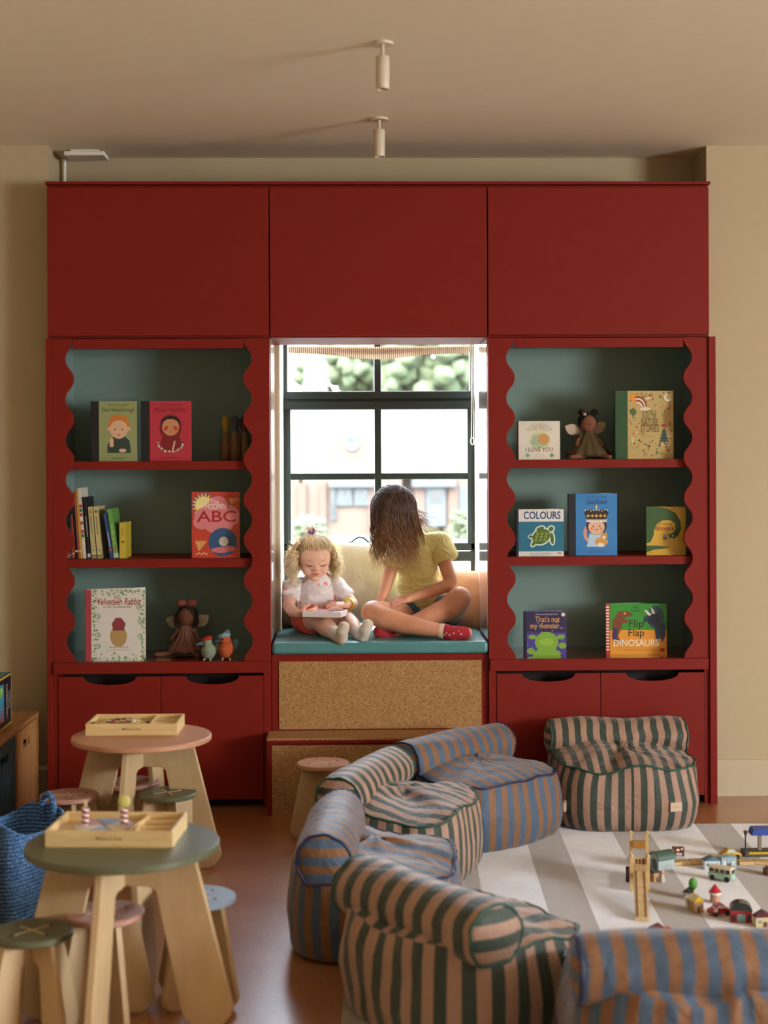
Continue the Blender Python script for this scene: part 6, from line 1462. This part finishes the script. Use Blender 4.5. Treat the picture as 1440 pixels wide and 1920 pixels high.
# bus
p = fl(1357, 1655, ZR); o = empty('toy_bus', (p.x, p.y+.03, ZR), R(-38), label='mint green and cream vintage toy bus', cat='toy bus'); MT, CR = P('#9fc4b0', .4, coat=.3), P('#ddd2b0', .4)
MB().box(-.042, .042, -.016, .016, .006, .026, MT).build('lower_body', o, bevel=.003, bseg=3, smooth=True); MB().box(-.041, .041, -.0155, .0155, .0262, .048, CR).build('upper_body', o, bevel=.005, bseg=3, smooth=True)
w = MB()
for s in (-1, 1):
    for k in range(4): w.box(-.036+.019*k, -.021+.019*k, s*.0152, s*.0162, .029, .040, P('#34403e', .2))
w.box(.0408, .0416, -.011, .011, .029, .040, P('#34403e', .2)).box(-.0416, -.0408, -.011, .011, .029, .040, P('#34403e', .2)); w.build('window', o); wheels(o, (-.026, .026), .016, .009)
# tree, yellow roofed house and others
p = fl(1306, 1690, ZR); o = empty('toy_tree', (p.x, p.y+.05, ZR), 0, label='round bright green toy tree behind the yellow-roofed house', cat='toy tree'); MB().tube([(0, 0, 0), (0, 0, .03)], .003, P('#7a5a34', .6), 8).build('trunk', o); MB().ell((0, 0, .042), (.014, .014, .020), P('#4f9a3a', .5), 18, 12).build('crown', o, smooth=True)
thouse(1308, 1712, .032, .035, .034, '#b98a58', '#c9ac1f', R(14), 'tan toy house with a bright yellow roof', rise=.020)
thouse(1291, 1686, .026, .025, .020, '#c9c0b0', '#3a3c42', R(-28), 'tiny pale toy house with a charcoal roof left of the green tree', rise=.014)
o = thouse(1294, 1705, .020, .02, .034, '#dccfb4', '#c9b894', R(10), 'narrow cream toy block house just left of the yellow-roofed one', rise=.008)
p = fl(1393, 1731, ZR); o = empty('toy_barn', (p.x, p.y+.025, ZR), R(-10), label='red toy fire house with a dark green domed roof', cat='toy house'); MB().box(-.032, .032, -.022, .022, 0, .036, P('#a3222a', .45)).build('body', o, bevel=.001)
MB().prism([(.033*math.cos(PI*i/14), .0362+.024*math.sin(PI*i/14)) for i in range(15)], -.023, .023, P('#26302c', .3, coat=.5)).build('roof', o, smooth=True); MB().box(-.012, .012, -.0228, -.0221, .002, .026, P('#7fb0b8', .4)).box(.018, .028, -.0228, -.0221, .006, .024, P('#3a2a2a', .4)).box(-.029, -.018, -.0228, -.0221, .006, .024, P('#3a2a2a', .4)).build('painted_front', o)
thouse(1434, 1739, .058, .03, .030, '#cdb98c', '#5c1f24', R(6), 'cream toy house with a maroon roof at the right edge of the photo', rise=.018)
for dx, lab in ((1404, 'brown wooden gabled toy house, left one of a touching pair'), (1424, 'brown wooden gabled toy house, right one of a touching pair')):
    thouse(dx, 1771, .030, .03, .022, '#a87c4c', '#7a4a2c', 0, lab, rise=.018)
thouse(1232, 1763, .050, .05, .022, '#b5a58c', '#5c1a26', R(-30), 'low toy house with a long maroon roof at the foot of the ramp', rise=.016)
p = fl(1256, 1763, ZR); o = empty('toy_mushroom', (p.x, p.y+.03, ZR), 0, label='small toy with a pinkish red top beside the maroon-roofed house', cat='toy'); MB().lathe([(.010, 0), (.010, .018)], P('#d6c9bc', .5), 16).build('stem', o, smooth=True); MB().ell((0, 0, .022), (.013, .013, .010), P('#b5303c', .4), 16, 10).build('cap', o, smooth=True)
# station with blue roof
p = fl(1418, 1610, ZR); o = empty('toy_station', (p.x+.02, p.y+.05, ZR), 0, label='toy train station with a blue roof and yellow edged platform', cat='toy station'); GY = P('#4c4a46', .6)
MB().box(-.055, .075, -.03, .03, 0, .018, GY).build('platform', o, bevel=.001); MB().box(-.040, .075, -.0308, -.0302, .010, .018, P('#c9ab1c', .5)).build('yellow_edge', o)
MB().box(.0, .012, -.006, .006, .0182, .075, P('#8a7a64', .6)).build('column', o); MB().prism([(-.030, .075), (.08, .075), (.075, .098), (-.022, .098)], -.026, .026, P('#2f4a9c', .45)).build('roof', o, bevel=.001)
MB().tube([(-.045, 0, .018), (-.045, 0, .072)], .0025, P('#2a2420', .5), 8).lathe([(.004, .072), (.008, .084), (.003, .088)], P('#5c4a34', .5), 14, c=(-.045, 0, 0)).build('lamp_post', o, smooth=True)
p = fl(1446, 1643, ZR); o = empty('toy_crate', (p.x, p.y+.02, ZR), R(20), label='brown wooden toy piece cut by the right edge near the bus', cat='toy'); MB().box(-.018, .018, -.014, .014, 0, .024, P('#6d4a34', .5)).box(-.012, .012, -.009, .009, .024, .030, P('#8a5f40', .5)).build('body', o, bevel=.001)
